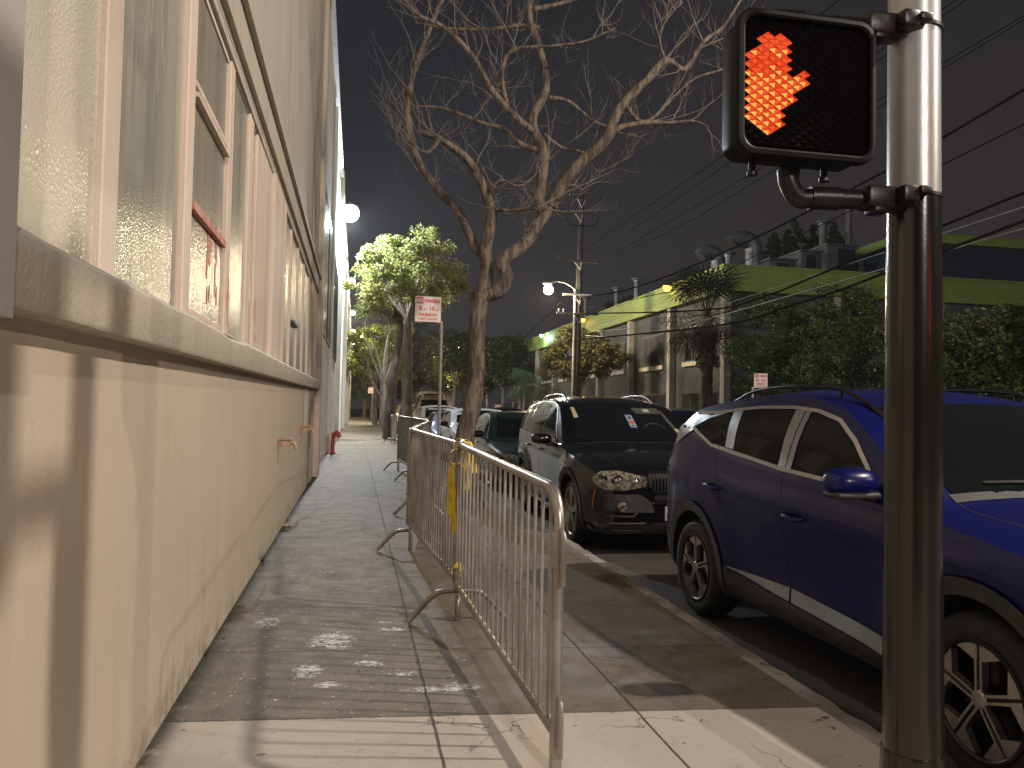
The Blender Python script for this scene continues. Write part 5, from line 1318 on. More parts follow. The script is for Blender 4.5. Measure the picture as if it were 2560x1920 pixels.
def suvg(p, h=1.68, W=.93, L_=4.6, rails=False):
    k = h/1.68
    P = dict(paint=p, L=L_, W=W, r=.35, yf=.90, yr=L_-.95, arch=.41, archz=.01, clad='cladding', style='plain', tum=.36, crown=.06, side=lambda y, z, w: .012*math.exp(-((z-.92)/.04)**2),
        top=[(0, .66), (.015, .76), (.05, .86), (.14, .92), (.4, .98), (.9, 1.05), (1.15, 1.09), (1.3, 1.15), (1.7, 1.42*k), (1.95, 1.57*k), (2.2, 1.65*k), (2.7, 1.68*k), (3.5, 1.66*k), (L_-.5, 1.58*k), (L_-.35, 1.48*k), (L_-.15, 1.1), (L_-.05, .98), (L_, .75)],
        bot=[(0, .34), (.05, .26), (.2, .22), (L_-.4, .22), (L_-.05, .34), (L_, .42)],
        plan=[(0, .66), (.02, .77), (.06, .85), (.15, .92), (.35, .97), (.8, 1.), (L_-.7, 1.), (L_-.3, .96), (L_-.08, .88), (L_-.02, .8), (L_, .7)],
        belt=[(0, 1.0), (1.2, 1.05), (3., 1.12), (L_, 1.16)],
        side_glass=[roundpoly([(1.5, 1.13), (1.8, 1.36*k), (2.05, 1.5*k), (2.35, 1.56*k), (2.35, 1.13)], .03), roundpoly([(2.43, 1.13), (2.43, 1.565*k), (3.2, 1.57*k), (3.2, 1.15)], .03), roundpoly([(3.28, 1.16), (3.28, 1.565*k), (L_-.65, 1.5*k), (L_-.5, 1.22)], .03)],
        trims=[([(1.45, 1.1), (2.4, 1.11), (L_-.6, 1.16)], .012, 'satin')], gaps=[[(1.4, 1.05), (1.34, .4)], [(2.39, 1.1), (2.38, .38)], [(3.25, 1.12), (3.15, .9), (3.1, .75)]],
        ws=[(-.70, 1.15), (0, 1.13), (.70, 1.15), (.60, 1.55*k), (.25, 1.6*k), (-.25, 1.6*k), (-.60, 1.55*k)], rw=[(-.6, 1.18), (.6, 1.18), (.5, 1.45*k), (-.5, 1.45*k)],
        mirror=(1.6, 1.15, p), handles=[(2.0, .97), (2.95, .99)],
        decals=[('F', roundpoly([(-.84, .76), (-.82, .86), (-.55, .83), (-.5, .74)], .02), .005, 'headlight', 'headlight_glass'), ('F', roundpoly([(.84, .76), (.82, .86), (.55, .83), (.5, .74)], .02), .005, 'headlight', 'headlight_glass'),
            ('F', roundpoly([(-.42, .80), (.42, .80), (.36, .60), (-.36, .60)], .03), .004, 'grille', 'gap_black'), ('F', [(-.15, .52), (.15, .52), (.15, .44), (-.15, .44)], .012, 'number_plate', 'plate_white'),
            ('B', roundpoly([(-.82, .9), (-.80, 1.12), (-.62, 1.1), (-.62, .92)], .02), .005, 'tail_light', 'tail_red'), ('B', roundpoly([(.82, .9), (.80, 1.12), (.62, 1.1), (.62, .92)], .02), .005, 'tail_light', 'tail_red')],
        strokes=[('T', [(-.74, 1.22), (0, 1.18), (.74, 1.22)], .04, .003, 'cowl', 'gap_black')])
    if rails: P['rails'] = (2.1, L_-.7, .58, .05, 'satin')
    return P
NX = 3.42
s3 = sedan('paint_green', 1.50, .91, 4.75); s3['mirror'] = (1.53, 1.03, 'black_plastic')
car('parked_car', 'dark green black sedan, third in the near row behind the black suv', s3, (3.44, 13.75, R2))
s4 = suvg('paint_white', 1.56, .90, 4.3); s4['mirror'] = (1.6, 1.12, 'black_plastic')
car('parked_car', 'white hatchback with a black door mirror, partly behind the bare tree', s4, (3.38, 19.2, R2))
car('parked_car', 'lavender grey sedan seen past the parking sign pole', sedan('paint_lavender', 1.46, .90, 4.6), (3.40, 24.6, R2))
car('parked_car', 'white suv with bright roof beyond the lavender sedan', suvg('paint_white', 1.66, .93, 4.6), (3.5, 30.2, R2), hi=False)
car('parked_car', 'beige suv under the street trees, left of the dark trunk', suvg('paint_beige', 1.74, .95, 4.7, True), (3.1, 41.6, R2), hi=False)
car('parked_car', 'small red car among the far tree trunks', sedan('paint_red', 1.44, .88, 4.4), (3.2, 53.5, R2), hi=False)
car('parked_car', 'silver car far down the near kerb', suvg('paint_silver', 1.6, .9, 4.4), (3.3, 48.0, R2), hi=False)
# camper van with rounded top
vp = suvg('paint_beige', 2.35, .98, 5.2); 
car('parked_van', 'tan high roofed camper van behind the white suv', vp, (3.75, 35.8, R2), hi=False, cat='van', group=None)
# far side of the street, facing away
FX = 10.35
def far(lbl, P, y, **k): return car('parked_car', lbl, P, (FX+rnd.uniform(-.08, .08), y+P['L'], R2), rz=math.pi, group='cars parked along the far kerb', hi=False, **k)
far('pale car across the street at the right edge', suvg('paint_silver', 1.62, .92, 4.5), 8.8)
far('black car across the street beside the blue suv roof', sedan('paint_black', 1.46, .9, 4.6), 17.2)
far('navy blue car across the street, right of the black suv', suvg('paint_navy', 1.70, .94, 4.7), 22.6)
far('dark grey car across the street hidden behind the black suv', sedan('paint_silver', 1.44, .9, 4.6), 28.2)
far('dark car across the street below the palm tree', sedan('paint_black', 1.46, .9, 4.6), 34.0)
far('cream sedan across the street above the black sedan roof', sedan('paint_cream', 1.48, .9, 4.6), 44.0)
far('black suv across the street right of the tree trunk', suvg('paint_black', 1.72, .93, 4.8), 50.5)
far('white car across the street behind the tree trunk', sedan('paint_white', 1.5, .9, 4.6), 57.5)
far('yellowish car across the street left of the tree trunk', sedan('paint_cream', 1.46, .9, 4.6), 65.)
far('dark car farthest down the opposite kerb', suvg('paint_black', 1.6, .9, 4.4), 71.)
# ------------------------------------------------------------------ green trimmed building across the street
BX = 16.0; CY = 31.6; ZT = 7.95; ZB = 6.85
GB = thing('office_building', 'dark grey two storey building with a lime green fascia and pale columns', 'building', (BX, CY, 0))
b = MB(); b.box(BX+.45, 60, CY+.45, 80, -.2, ZB+.3); b.build('wall', M['facade_dark'], GB)
b = MB(); b.box(BX, 60, CY, 80.5, ZB, ZT)
b.build('fascia', M['fascia_green'], GB)
b = MB(); b.box(BX-.05, 60, CY-.05, 80.55, ZT+.002, ZT+.10); b.box(BX-.03, 60, CY-.03, 80.53, ZB+.38, ZB+.44); b.box(BX-.025, 60, CY-.025, 80.52, ZB+.60, ZB+.64); b.build('fascia_trim', M['fascia_green'], GB)
ycol = [CY+.2+6.1*k for k in range(8)]
for y in ycol:
    b = MB(); b.box(BX+.12, BX+.44, y, y+.38, -.15, ZB-.002); b.build('column', M['column_pale'], GB)
for y in [CY+6*0]:
    for x in (21.5, 27, 33, 39):
        b = MB(); b.box(x, x+.4, CY+.12, CY+.44, -.15, ZB-.002); b.build('column', M['column_pale'], GB)
r9 = random.Random(2)
for k, y in enumerate(ycol[:-1]):
    b = MB(); b.box(BX+.41, BX+.449, y+1.5, y+4.9, 3.95, 5.7); fo = b.build('window', M['window_frame'], GB)
    b = MB()
    for i in range(4): b.box(BX+.395, BX+.409, y+1.56+i*.84, y+1.56+i*.84+.74, 4.02, 5.63)
    b.build('pane', M['window_dark'], fo)
    b = MB(); b.box(BX+.30, BX+.449, y+1.45, y+3.15, 3.70, 3.92); b.box(BX+.30, BX+.449, y+3.25, y+4.95, 3.70, 3.92); b.build('sill', M['white_trim'], GB)
    b = MB(); b.box(BX+.41, BX+.449, y+1.2, y+5.2, .4, 2.4); fo = b.build('window', M['window_frame'], GB)
    b = MB()
    for i in range(4): b.box(BX+.395, BX+.409, y+1.28+i*.98, y+1.28+i*.98+.86, .48, 2.32)
    b.build('pane', M['window_dark'], fo)
    b = MB(); b.box(BX+.30, BX+.449, y+1.1, y+5.3, .16, .38); b.build('sill', M['white_trim'], GB)
# upper navy volume with green bands at the right
def upper():
    t = thing('upper_building', 'navy blue upper block with lime green bands, above the right hand hedge', 'building', (26, 33, 0))
    p1 = on(2480, 610, 1, 33.); zt = on(2560, 605, 1, 33.).z; zm1 = on(2560, 632, 1, 33.).z; zm0 = on(2400, 700, 1, 33.).z
    x0 = on(2362, 700, 1, 33.).x-2.0
    b = MB(); b.box(x0, 60, 33., 50, ZT+.11, zt-.5); b.build('wall', M['navy_wall'], t)
    b = MB(); b.box(x0-.5, 60, 32.4, 50.5, zt-.498, zt-.15); b.box(x0-.35, 60, 32.55, 50.4, zt-.148, zt); b.build('fascia', M['fascia_green'], t)
upper()
# roof furniture
def goose(x, y, z, s, lbl):
    t = thing('roof_vent', lbl, 'roof vent', (x, y, z), 'gooseneck roof vents'); b = MB()
    q = [(x, y, z-.5), (x, y, z+1.1*s)]
    for k in range(1, 9):
        a = R(150*k/8); q.append((x-.55*s*(1-math.cos(a)), y, z+1.1*s+.55*s*math.sin(a)))
    b.tube(q, .40*s, 14); b.build('duct', M['roof_metal'], t, smooth=50)
    e = Vector(q[-1]); d = (Vector(q[-1])-Vector(q[-2])).normalized(); b = MB(); b.tube([e+d*.001, e+d*.03], .37*s, 14); b.build('opening', M['dark_in'], t); return t
def px(x, y, Y): return on(x, y, 1, Y)
v = px(1797, 680, 36); goose(v.x, 36, ZT, .95, 'smaller gooseneck roof vent on the left of the pair')
v = px(1885, 650, 36); goose(v.x, 36, ZT+.55, 1.1, 'larger gooseneck roof vent on the right of the pair')
def cap(pxx, pyt, Y, lbl, r=.16, zb=None):
    v = px(pxx, pyt, Y); t = thing('vent_stack', lbl, 'vent stack', (v.x, Y, ZT), 'capped vent stacks on the roof'); b = MB()
    b.lathe([(r, ZT-.4), (r, v.z-.12)], 12, (v.x, Y, 0)); b.build('pipe', M['roof_metal'], t, smooth=50)
    b = MB(); b.lathe([(r*1.2, v.z-.2), (r*1.3, v.z-.1), (r*2.2, v.z-.06), (r*2.2, v.z), (r*.5, v.z+.02)], 14, (v.x, Y, 0)); b.build('cap', M['roof_metal'], t, smooth=50)
cap(1822, 632, 34, 'short capped vent stack beside the smaller gooseneck vent')
cap(1592, 697, 46, 'capped vent stack left of the amber lamp, above the dark roof tree')
cap(1542, 720, 51, 'thin capped vent stack halfway along the roof')
cap(1465, 745, 58, 'vent stack behind the utility pole')
cap(2058, 555, 38, 'tall capped vent stack left of the rooftop unit', .2)
v0 = px(2122, 510, 38)
t = thing('vent_stack', 'tallest guyed vent stack behind the rooftop unit', 'vent stack', (v0.x, 38, ZT), 'capped vent stacks on the roof'); b = MB(); b.lathe([(.17, ZT-.3), (.17, v0.z-.1)], 12, (v0.x, 38, 0)); b.lathe([(.3, v0.z-.14), (.3, v0.z), (.1, v0.z+.05)], 12, (v0.x, 38, 0)); b.build('pipe', M['roof_metal'], t, smooth=50)
b = MB(); b.tube([(v0.x, 38, v0.z-1.2), (v0.x-1.3, 38.2, ZT+.3)], .02, 5); b.tube([(v0.x, 38, v0.z-1.2), (v0.x+1.7, 38.2, ZT+.6)], .02, 5); b.build('guy_wire', M['wire'], t)
def unit(xa, ya, xb, yb, Y, d, lbl):
    a = px(xa, ya, Y); c = px(xb, yb, Y); t = thing('rooftop_unit', lbl, 'air handler', ((a.x+c.x)/2, Y, ZT), 'rooftop air units')
    b = MB(); b.bbox(a.x, c.x, Y, Y+d, min(c.z, ZT), a.z, .04); b.build('cabinet', M['roof_metal'], t, smooth=35)
    b = MB(); wq = c.x-a.x; b.box(a.x+wq*.25, a.x+wq*.7, Y-.02, Y-.002, (a.z+ZT)/2-.2, a.z-.15); b.build('louvre', M['dark_in'], t)
    b = MB(); b.bbox(a.x-.06, c.x+.06, Y-.06, Y+d+.06, a.z+.002, a.z+.09, .02); b.build('lid', M['roof_metal'], t)
unit(2068, 612, 2180, 650, 36.5, 3, 'large grey rooftop air unit right of the dark roof tree')
unit(2003, 628, 2055, 672, 35.5, 2, 'smaller rooftop box left of the large air unit')
unit(1925, 648, 1992, 665, 34.5, 2, 'low flat rooftop box beside the larger gooseneck vent')
# trees behind the roof
def conifer(xp, yp, Y, h, w, seed, lbl):
    v = px(xp, yp, Y); t = thing('conifer_tree', lbl, 'tree', (v.x, Y, 0), 'dark conifers behind the roof'); b = MB(); b.tube([(v.x, Y, -.1), (v.x, Y, v.z-.3)], [.35, .05], 8); b.build('trunk', M['bark'], t)
    g = random.Random(seed); cl = []
    for i in range(170):
        f = g.random()**.7; a = g.uniform(0, 6.28); rr = w*1.4*f*g.uniform(.2, 1); cl.append((v.x+rr*math.cos(a), Y+rr*math.sin(a), v.z+.5-h*1.15*f-.25*rr, .16+.2*f))
    foliage('crown', cl, 110, .13, M['leaf_black'], t, seed)
conifer(1985, 560, 52, 5.5, 2.6, 1, 'dark pointed conifer left of the vent stack')
conifer(2035, 578, 53, 5, 2.2, 2, 'dark conifer in the middle of the roof trees')
conifer(2085, 572, 54, 4.6, 2.0, 3, 'dark conifer right of the tall capped stack')
conifer(1935, 600, 52, 3.4, 1.8, 4, 'low dark conifer at the left of the roof trees')
v = px(1655, 735, 78); leafy_tree('round_tree', 'dark round tree rising behind the roof at the amber lamp', v.x, 86, 7, (v.x+2.2, 86, 12.0), (6, 4, 3.8), 'leaf_black', 31, n=110, cr=.9, per=90, ls=.28, tr_=.3)
# utility pole
UX, UY = 11.75, 40.0
U = thing('utility_pole', 'tall wooden utility pole with four crossarms', 'utility pole', (UX, UY, 0))
b = MB(); b.tube([(UX-.12, UY, -.1), (UX-.02, UY, 8), (UX+.06, UY, 13.4)], [.20, .17, .12], 14); b.build('shaft', M['wood_pole'], U, smooth=60)
b = MB(); b.tube([(UX-.34, UY-.1, -.1), (UX-.26, UY-.1, 7.9)], .07, 8); b.build('riser_pipe', M['steel_pale'], U, smooth=60)
def xarm(z, xa, xb, ins, dz=0, m='wood_pole', r_=.06, h=.0):
    a = MB(); a.hexa([(xa, UY-.26, z-r_), (xb, UY-.26, z-r_+dz), (xb, UY-.16, z-r_+dz), (xa, UY-.16, z-r_), (xa, UY-.26, z+r_), (xb, UY-.26, z+r_+dz), (xb, UY-.16, z+r_+dz), (xa, UY-.16, z+r_)])
    o = a.build('crossarm', M[m], U)
    a = MB(); a.tube([(xa*.6+xb*.4, UY-.2, z), (UX, UY-.16, z-.5)], .02, 5); a.tube([(xa*.4+xb*.6, UY-.2, z), (UX, UY-.16, z-.5)], .02, 5); a.build('brace', M['steel_pale'], U)
    a = MB()
    for x in ins: a.lathe([(.02, 0), (.05, .05), (.035, .09), (.06, .13), (.03, .2), (.001, .21)], 10, (x, UY-.2, z+r_+dz*(x-xa)/(xb-xa)))
    if ins: a.build('insulator', M['ceramic'], U, smooth=50)
W12 = lambda x, y: on(x*PW/2212, y*PW/2212, 1, UY)
z = W12(1247, 430).z; xarm(z, W12(1207, 430).x, W12(1301, 430).x, [W12(a, 430).x for a in (1212, 1230, 1265, 1293)])
z = W12(1247, 462).z; xarm(z, W12(1205, 462).x, W12(1290, 462).x, [W12(a, 462).x for a in (1222, 1285)], r_=.04)
z = W12(1247, 564).z; xarm(z, W12(1199, 560).x, W12(1290, 568).x, [W12(a, 562).x for a in (1205, 1218, 1272, 1285)], dz=-.05, r_=.07)
z = W12(1247, 638).z; xarm(z, W12(1214, 638).x, W12(1275, 635).x, [], m='steel_pale', r_=.05)
z = W12(1247, 679).z; xarm(z, W12(1200, 679).x, W12(1290, 679).x, [W12(a, 679).x for a in (1205, 1215)], m='wood_pole', r_=.04)
b = MB(); zc = W12(1247, 489).z
for s_, e in ((-1, 1222), (1, 1290)):
    x1_ = W12(e, 470).x; z1_ = W12(e, 470).z; b.tube(bez((x1_, UY-.2, z1_), (x1_, UY-.2, zc), (UX+s_*.5, UY-.3, zc-.1), (UX, UY-.3, zc)), .03, 6)
b.build('jumper_cable', M['wire'], U, smooth=50)
# cobra head street light on that pole
def cobra(pole, x0_, y0_, z0_, x1_, y1_, z1_, em, col, power, rad=.12, size=.26, glow=True):
    b = MB(); b.tube(bez((x0_, y0_, z0_), ((x0_*2+x1_)/3, (y0_*2+y1_)/3, z0_+.55), ((x0_+x1_*2)/3, (y0_+y1_*2)/3, z1_+.35), (x1_, y1_, z1_+.1)), .03, 8); b.build('arm', M['steel_pale'], pole, smooth=60)
    b = MB(); b.bbox(x1_-.3, x1_+.2, y1_-.13, y1_+.13, z1_+.02, z1_+.15, .04); b.build('lamp_head', M['lamp_body'], pole, smooth=40)
    b = MB(); b.lathe([(size*math.sin(math.pi*k/12)+.0005, -size-size*math.cos(math.pi*k/12)+.018) for k in range(13)], 18, (x1_, y1_, z1_), cap=False); b.build('lamp_globe', M[em], pole, smooth=60)  # glowing sphere bigger than a cobra lens, shaped to stand for bloom
    return point('light', (x1_, y1_, z1_-size*2-.1), col, power, rad, pole)
v = px(1371, 713, 39.7); cobra(U, UX-.1, UY-.1, v.z-.3, v.x, 39.7, v.z, 'lamp_mid', (1., .80, .52), 2600)
# far street light and dark backdrop trees
mat('paint_pole', (.20, .2, .18), .5, var=.2)
t = thing('street_light', 'distant lit street light over the yellow green tree', 'street light', (11.8, 84, 0)); b = MB(); b.tube([(12.0, 84, -.1), (12.0, 84, 7.5)], .1, 10); b.build('pole', M['paint_pole'], t, smooth=60)
v = px(1143, 867, 84); cobra(t, 12.0, 84, 7.3, v.x, 84, v.z, 'lamp_warm', (1., .85, .55), 4200, size=.42)
leafy_tree('kerb_tree', 'tree lit yellow green by the distant street light', 11.2, 82, 3.5, (10.4, 82.5, 5.6), (2.3, 2.2, 2.1), 'leaf_yellow', 41, n=80, cr=.55, per=90, ls=.16, tr_=.2, group='trees along the far kerb')
c = px(1440, 880, 43); leafy_tree('kerb_tree', 'broad tree in front of the utility pole, its top left lit', 12.9, 43.5, 2.4, (12.9, 43.3, 4.6), (2.25, 2., 1.7), 'leaf_olive', 42, n=110, cr=.42, per=130, ls=.10, tr_=.16, group='trees along the far kerb')
for i, (x, y, zc, rx, rz, lb) in enumerate(((13.8, 72, 6.2, 2.3, 2.7, 'dark round tree right of the bare tree trunk'), (15.0, 88, 6.5, 3.2, 3.2, 'dark tree behind the far end of the green fascia'), (11.0, 96, 6.8, 3.5, 3.5, 'dark tree beyond the distant street light'), (8.5, 112, 8.5, 5, 5.5, 'tall dark tree at the end of the street'), (4.5, 128, 9, 5.5, 6., 'tall dark tree behind the parking sign'), (-1., 132, 8, 5, 6., 'dark tree closing the view beyond the pavement'), (9.5, 75, 7.0, 1.6, 2.2, 'thin dark tree behind the parking sign post'))):
    leafy_tree('dark_tree', lb, x, y, zc*.5, (x, y, zc), (rx, rx, rz), 'leaf_black', 50+i, n=90, cr=.16*rx+.35, per=100, ls=.10+.03*rx, tr_=.22, group='dark trees down the street')
def hut(): 
    t = thing('distant_house', 'small pale house front far down the street', 'house', (9.6, 100, 0)); b = MB(); b.box(8.2, 12.4, 100, 108, -.1, 3.6); b.build('wall', M['far_white'], t)
    b = MB(); b.hexa([(7.9, 99.6, 3.602), (12.7, 99.6, 3.602), (12.7, 108.4, 3.602), (7.9, 108.4, 3.602), (10.1, 99.6, 5.2), (10.5, 99.6, 5.2), (10.5, 108.4, 5.2), (10.1, 108.4, 5.2)]); b.build('roof', M['facade_dark'], t)
    b = MB(); b.box(9.0, 9.7, 99.96, 99.999, 1.2, 2.4); b.box(10.6, 11.4, 99.96, 99.999, 0, 2.2); b.build('window', M['window_dark'], t)
hut()
# palms
def palm(x, y, h, cr, seed, lbl, lm, tr_=.24, n=46, skirt=True):
    t = thing('palm_tree', lbl, 'palm tree', (x, y, 0), 'palms along the far pavement'); g = random.Random(seed)
    b = MB(); q = []; rs = []
    k = 26
    for i in range(k): q.append((x, y, -.05+h*i/(k-1))); rs.append(tr_*(1.05 if i % 2 else .93)*(1+.15*(i/(k-1))))
    b.tube(q, rs, 12); b.build('trunk', M['bark'], t, smooth=30)
    V = MB()
    def fan(o, d, R_, nb):
        d = d.normalized(); u = d.cross(Vector((0, 0, 1))); u = u.normalized() if u.length > .01 else Vector((1, 0, 0)); w_ = u.cross(d)
        V.tube([o, o+d*R_*.55], .012, 4); c = o+d*R_*.55
        for i in range(nb):
            a = R(-115+230*i/(nb-1)); e = (d*math.cos(a)+u*math.sin(a)).normalized(); ln = R_*.55*(1-.25*abs(a)/2); tip = c+e*ln+Vector((0, 0, -.22*ln)); mid = c+e*ln*.55
            s_ = e.cross(w_).normalized()*.022; V.add([c, mid+s_, tip, mid-s_], [(0, 1, 2, 3)])
    top = Vector((x, y, h))
    for i in range(n):
        a = g.uniform(0, 6.28); el = g.uniform(-.95, 1.25); fan(top+Vector((0, 0, g.uniform(-.1, .2))), Vector((math.cos(a)*math.cos(el), math.sin(a)*math.cos(el), math.sin(el))), cr*g.uniform(.8, 1.05), 17)
    V.build('fronds', M[lm], t)
    if skirt:
        V = MB()
        for i in range(160):
            a = g.uniform(0, 6.28); z = h-g.uniform(.1, 1.6); d = Vector((math.cos(a), math.sin(a), -1.3)); o = Vector((x, y, z)); 
            e = o+d.normalized()*g.uniform(.5, .95); s_ = Vector((-math.sin(a), math.cos(a), 0))*.05; V.add([o-s_, o+s_, e+s_*2, e-s_*2], [(0, 1, 2, 3)])
        V.build('dead_fronds', M['bark'], t)
v = px(1768, 775, 29.); palm(v.x, 29., 5.3, 2.7, 5, 'tall fan palm in front of the grey building', 'leaf_black', .23, 60)
palm(14.2, 66, 3.5, 1.9, 6, 'short palm lit teal green, left along the far pavement', 'leaf_teal', .2, 40, False)
palm(14.1, 57, 3.1, 2.0, 7, 'short palm with brownish fronds beside the broad tree', 'leaf_olive', .2, 40, False)
# hedge trees on the right
for i, (x, y, zc, rx, rz) in enumerate(((13.9, 23.4, 2.95, 1.5, 2.95), (14.2, 20.2, 2.85, 1.5, 2.8), (14.5, 17.5, 2.3, 1.35, 2.1), (14.1, 15.1, 2.2, 1.35, 2.0), (14.4, 12.5, 2.45, 1.5, 2.4))):
    lb = ['hedge tree with the parking sign before it', 'broad hedge tree left of the signal pole', 'hedge tree hidden behind the signal pole', 'rounded hedge tree just right of the signal pole', 'hedge tree at the right edge of the view'][i]
    t = thing('hedge_tree', lb, 'tree', (x, y, 0), 'clipped hedge trees across the street')
    b = MB(); b.tube([(x, y, -.1), (x, y, 1.2), (x+.1, y, 2.6)], [.14, .12, .06], 8); b.build('trunk', M['bark'], t, smooth=50)
    cl = clumps_ell((x, y, zc), (rx, rx*1.05, rz), 170, .27, 60+i, shell=.66)+clumps_ell((x, y, zc), (rx*.6, rx*.6, rz*.7), 40, .5, 80+i, shell=.2)
    foliage('crown', cl, 120, .055, M['leaf_dark'], t, 60+i, ratio=.42)
t = thing('iron_fence', 'dark vertical bar fence along the far pavement', 'fence', (15.2, 60, 0)); b = MB()
for k in range(150): b.box(15.18, 15.205, 44+k*.24, 44.03+k*.24, 0, 2.0)
b.box(15.17, 15.215, 44, 80, .2, .24); b.box(15.17, 15.215, 44, 80, 1.8, 1.84); b.build('bars', M['fence_dark'], t)
for k in range(8):
    b = MB(); b.box(15.1, 15.28, 44+k*5, 44.18+k*5, 0, 2.1); b.build('post', M['column_pale'], t)
# amber and teal lamps on the fascia
emit('lamp_amber', (1., .36, .04), 9); emit('lamp_teal', (.65, 1., .85), 30)
def flood(x, y, z, em, col, pw, lbl, s=1.):
    t = thing('fascia_lamp', lbl, 'fascia lamp', (x, y, z), 'lamps on the green fascia'); b = MB(); b.tube([(x+.35, y, z-.15), (x+.1, y, z+.1), (x, y, z+.1)], .025, 6); b.bbox(x-.14*s, x+.14*s, y-.16*s, y+.16*s, z+.02, z+.12, .03); b.build('bracket', M['black_metal'], t, smooth=40)
    b = MB(); b.lathe([(.001, -.17*s), (.1*s, -.14*s), (.15*s, -.02), (.13*s, .018)], 14, (x, y, z)); b.build('bulb', M[em], t, smooth=60); point('light', (x-.1, y, z-.3), col, pw, .1, t)
flood(15.62, on(1668, 707, 0, 15.62).y, ZT-.1, 'lamp_amber', (1., .50, .12), 14, 'amber lamp on the fascia above the palm', 1.5)
flood(15.62, on(1457, 793, 0, 15.62).y, ZT-.1, 'lamp_amber', (1., .50, .12), 14, 'amber lamp on the fascia just right of the utility pole', 1.3)
flood(15.62, on(1354, 826, 0, 15.62).y, ZT-.1, 'lamp_teal', (.6, 1., .8), 200, 'small teal white lamp at the far end of the fascia', 1.1)
# overhead wires
def wire(name, pxs, X, r_, m, lbl, start=None, end=-8):
    q = [on(a, c, 0, X) for a, c in pxs]
    q = [Vector((X, p.y, p.z)) for p in q]; q.sort(key=lambda p: -p.y)
    if start: q.insert(0, Vector(start))
    a, c = q[-2], q[-1]; d = (c-a)
    if d.y < 0: q.append(c+d*((end-c.y)/d.y)*1.0+Vector((0, 0, .0)))
    b = MB(); b.tube(smoothpath(q, 5), r_, 6); o = b.build(name, M[m], None, smooth=60); tag(o, lbl, 'cable', 'overhead cables')
zz = [W12(1247, 679).z, W12(1247, 638).z]
wire('overhead_cable', [(1532, 732), (1598, 715), (1697, 679), (1900, 589), (2217, 426), (2361, 342), (2560, 224)], 11.3, .030, 'wire', 'thickest black cable, highest of those crossing behind the pole', (11.3, UY-.2, W12(1230, 645).z))
wire('overhead_cable', [(1700, 722), (1900, 634), (2178, 502), (2361, 410), (2560, 311)], 11.9, .016, 'wire', 'thin cable just below the thickest one', (11.9, UY-.2, W12(1260, 668).z))
wire('overhead_cable', [(1750, 776), (1915, 739), (2043, 688), (2208, 622), (2357, 564), (2560, 482)], 11.3, .028, 'wire', 'black cable crossing in front of the hedge top', (11.3, UY-.2, W12(1247, 679).z-.0))
wire('overhead_cable', [(1787, 815), (1970, 765), (2080, 732), (2208, 684), (2354, 629), (2560, 552)], 11.5, .032, 'wire', 'lowest heavy cable over the hedge', (11.5, UY-.2, W12(1247, 735).z))
wire('overhead_cable', [(1455, 631), (1535, 573), (1714, 453)], W12(1205, 562).x, .014, 'wire', 'leftmost thin wire from the third crossarm')
wire('overhead_cable', [(1568, 583), (1757, 453)], W12(1218, 562).x, .014, 'wire', 'second thin wire from the third crossarm')
wire('overhead_cable', [(1532, 636), (1664, 559), (1847, 453)], W12(1272, 562).x, .014, 'wire', 'third thin wire from the third crossarm')
wire('overhead_cable', [(1540, 639), (1714, 559), (1890, 453)], W12(1285, 562).x, .014, 'wire', 'rightmost thin wire from the third crossarm')
wire('overhead_cable', [(1462, 486), (1505, 453)], W12(1265, 430).x, .012, 'wire', 'left wire from the top crossarm')
wire('overhead_cable', [(1508, 486), (1548, 453)], W12(1293, 430).x, .012, 'wire', 'right wire from the top crossarm')
wire('overhead_cable', [(1458, 838), (1520, 842), (1600, 838), (1700, 818), (1850, 775)], 12.1, .018, 'wire_pale', 'pale sagging service line before the dark facade')
wire('overhead_cable', [(1480, 828), (1600, 818), (1700, 797), (1860, 745)], 12.2, .012, 'wire_pale', 'upper pale service line before the dark facade')
g1, g2 = W12(1210, 655), Vector((14.6, 84, 6.5)); b = MB(); b.tube([g1, (g1+g2)/2-Vector((0, 0, .4)), g2], .03, 5); tag(b.build('overhead_cable', M['wire'], None), 'cable running from the utility pole down the street', 'cable', 'overhead cables')
# ------------------------------------------------------------------ sky
w = bpy.data.worlds.new("World"); SC.world = w; w.use_nodes = True; nt = w.node_tree; nt.nodes.clear()
out = nt.nodes.new('ShaderNodeOutputWorld'); bg = nt.nodes.new('ShaderNodeBackground'); L(nt, bg.outputs[0], out.inputs[0])
tc = N(nt, 'ShaderNodeTexCoord'); sx = N(nt, 'ShaderNodeSeparateXYZ'); L(nt, tc.outputs['Generated'], sx.inputs[0])
el = ramp(nt, sx.outputs[2], .0, .55); az = ramp(nt, sx.outputs[0], -.25, .75)
low = mixcol(nt, az, (.048, .052, .068), (.064, .050, .053)); high = mixcol(nt, az, (.026, .034, .046), (.036, .032, .036))
c = mixcol(nt, el, low, high)
c = mixcol(nt, mth(nt, 'MULTIPLY', ramp(nt, noise(nt, tc.outputs['Generated'], 2.0, 4), .3, .75), .18), c, (.08, .068, .068))
L(nt, c, bg.inputs[0]); bg.inputs[1].default_value = .48
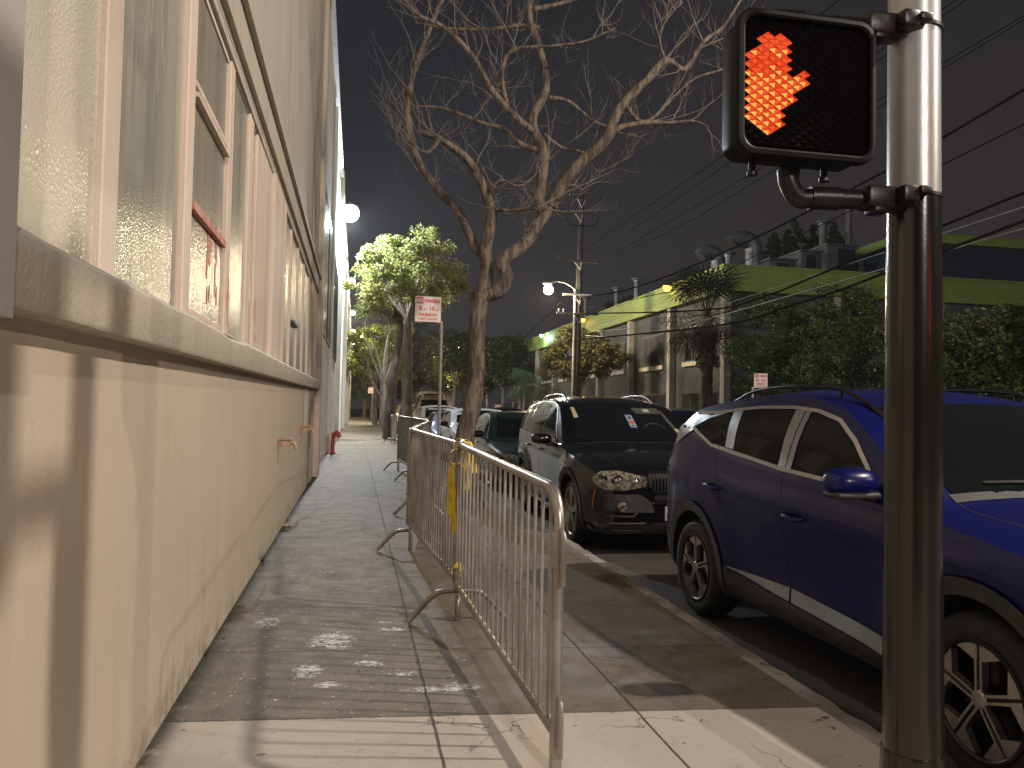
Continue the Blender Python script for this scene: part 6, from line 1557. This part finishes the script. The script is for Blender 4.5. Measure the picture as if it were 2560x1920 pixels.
# ------------------------------------------------------------------ street lamps of the corner, out of the frame, that light it
def street_lamp(base, lampp, lbl, col, power, rad, em='lamp_mid'):
    t = thing('street_light', lbl, 'street light', base); b = MB(); b.tube([(base[0], base[1], base[2]-.2), (base[0], base[1], lampp[2]-.2)], [.12, .08], 12); b.build('pole', M['paint_pole'], t, smooth=60)
    b = MB(); b.tube([(base[0], base[1], lampp[2]-.3), ((base[0]+lampp[0])/2, (base[1]+lampp[1])/2, lampp[2]+.25), (lampp[0], lampp[1], lampp[2]+.12)], .035, 8); b.build('arm', M['steel_pale'], t, smooth=60)
    b = MB(); b.bbox(lampp[0]-.3, lampp[0]+.3, lampp[1]-.14, lampp[1]+.14, lampp[2]+.04, lampp[2]+.16, .03); b.build('lamp_head', M['lamp_body'], t, smooth=40)
    b = MB(); b.lathe([(.001, -.05), (.1, -.03), (.13, .03), (.11, .038)], 16, lampp); b.build('lamp_globe', M[em], t, smooth=60)
    point('light', (lampp[0], lampp[1], lampp[2]-.16-rad), col, power, rad, t)
street_lamp((12.1, 1.0, 0), (9.1, 1.35, 9.2), 'corner street light across the street, lighting the wall', (1., .87, .76), 4900, .17)
street_lamp((19.5, -6.5, 0), (17.0, -4.0, 9.2), 'street light beyond the crossing on the right', (1., .85, .73), 2900, .16)
street_lamp((3.2, -19, 0), (4.2, -16, 9.0), 'unseen street light added as fill behind the viewer', (1., .88, .78), 8500, .16)  # unseen lamp added as fill, lifts the ground and shadows
t = thing('traffic_signal', 'red traffic signal across the crossing behind the viewer', 'traffic signal', (8.6, -10.5, 0)); b = MB(); b.tube([(8.6, -10.7, -.2), (8.6, -10.7, 4.2)], [.1, .08], 12); b.build('pole', M['pole_dark'], t, smooth=60)
b = MB(); b.bbox(8.44, 8.76, -10.6, -10.3, 2.9, 4.0, .03); b.build('housing', M['black_plastic'], t, smooth=40)
emit('signal_red', (1., .03, .03), 60)
for zc, mm in ((3.8, 'signal_red'), (3.45, 'lens_black'), (3.1, 'lens_black')):
    b = MB(); b.lathe([(.001, .02), (.12, .012), (.15, 0)], 20, (8.6, -10.3, zc), ax=1); b.build('lens', M[mm], t, smooth=60)
point('light', (8.6, -10.0, 3.8), (1., .04, .05), 90, .14, t)
SC.view_settings.view_transform = 'Standard'; SC.view_settings.look = 'None'; SC.view_settings.exposure = 0; SC.view_settings.gamma = 1
SC.render.engine = 'CYCLES'; SC.cycles.use_denoising = True; SC.cycles.sample_clamp_indirect = 4
HZ = .0004
if HZ:
    m, nt_, o_ = nmat('haze'); v_ = N(nt_, 'ShaderNodeVolumePrincipled'); v_.inputs['Color'].default_value = (.9, .92, .95, 1); v_.inputs['Density'].default_value = HZ; L(nt_, v_.outputs[0], o_.inputs['Volume'])
    b = MB(); b.box(-40, 75, -40, 150, -1.3, 22); hz = b.build('haze', M['haze']); tag(hz, kind='stuff')
bpy.context.view_layer.update()
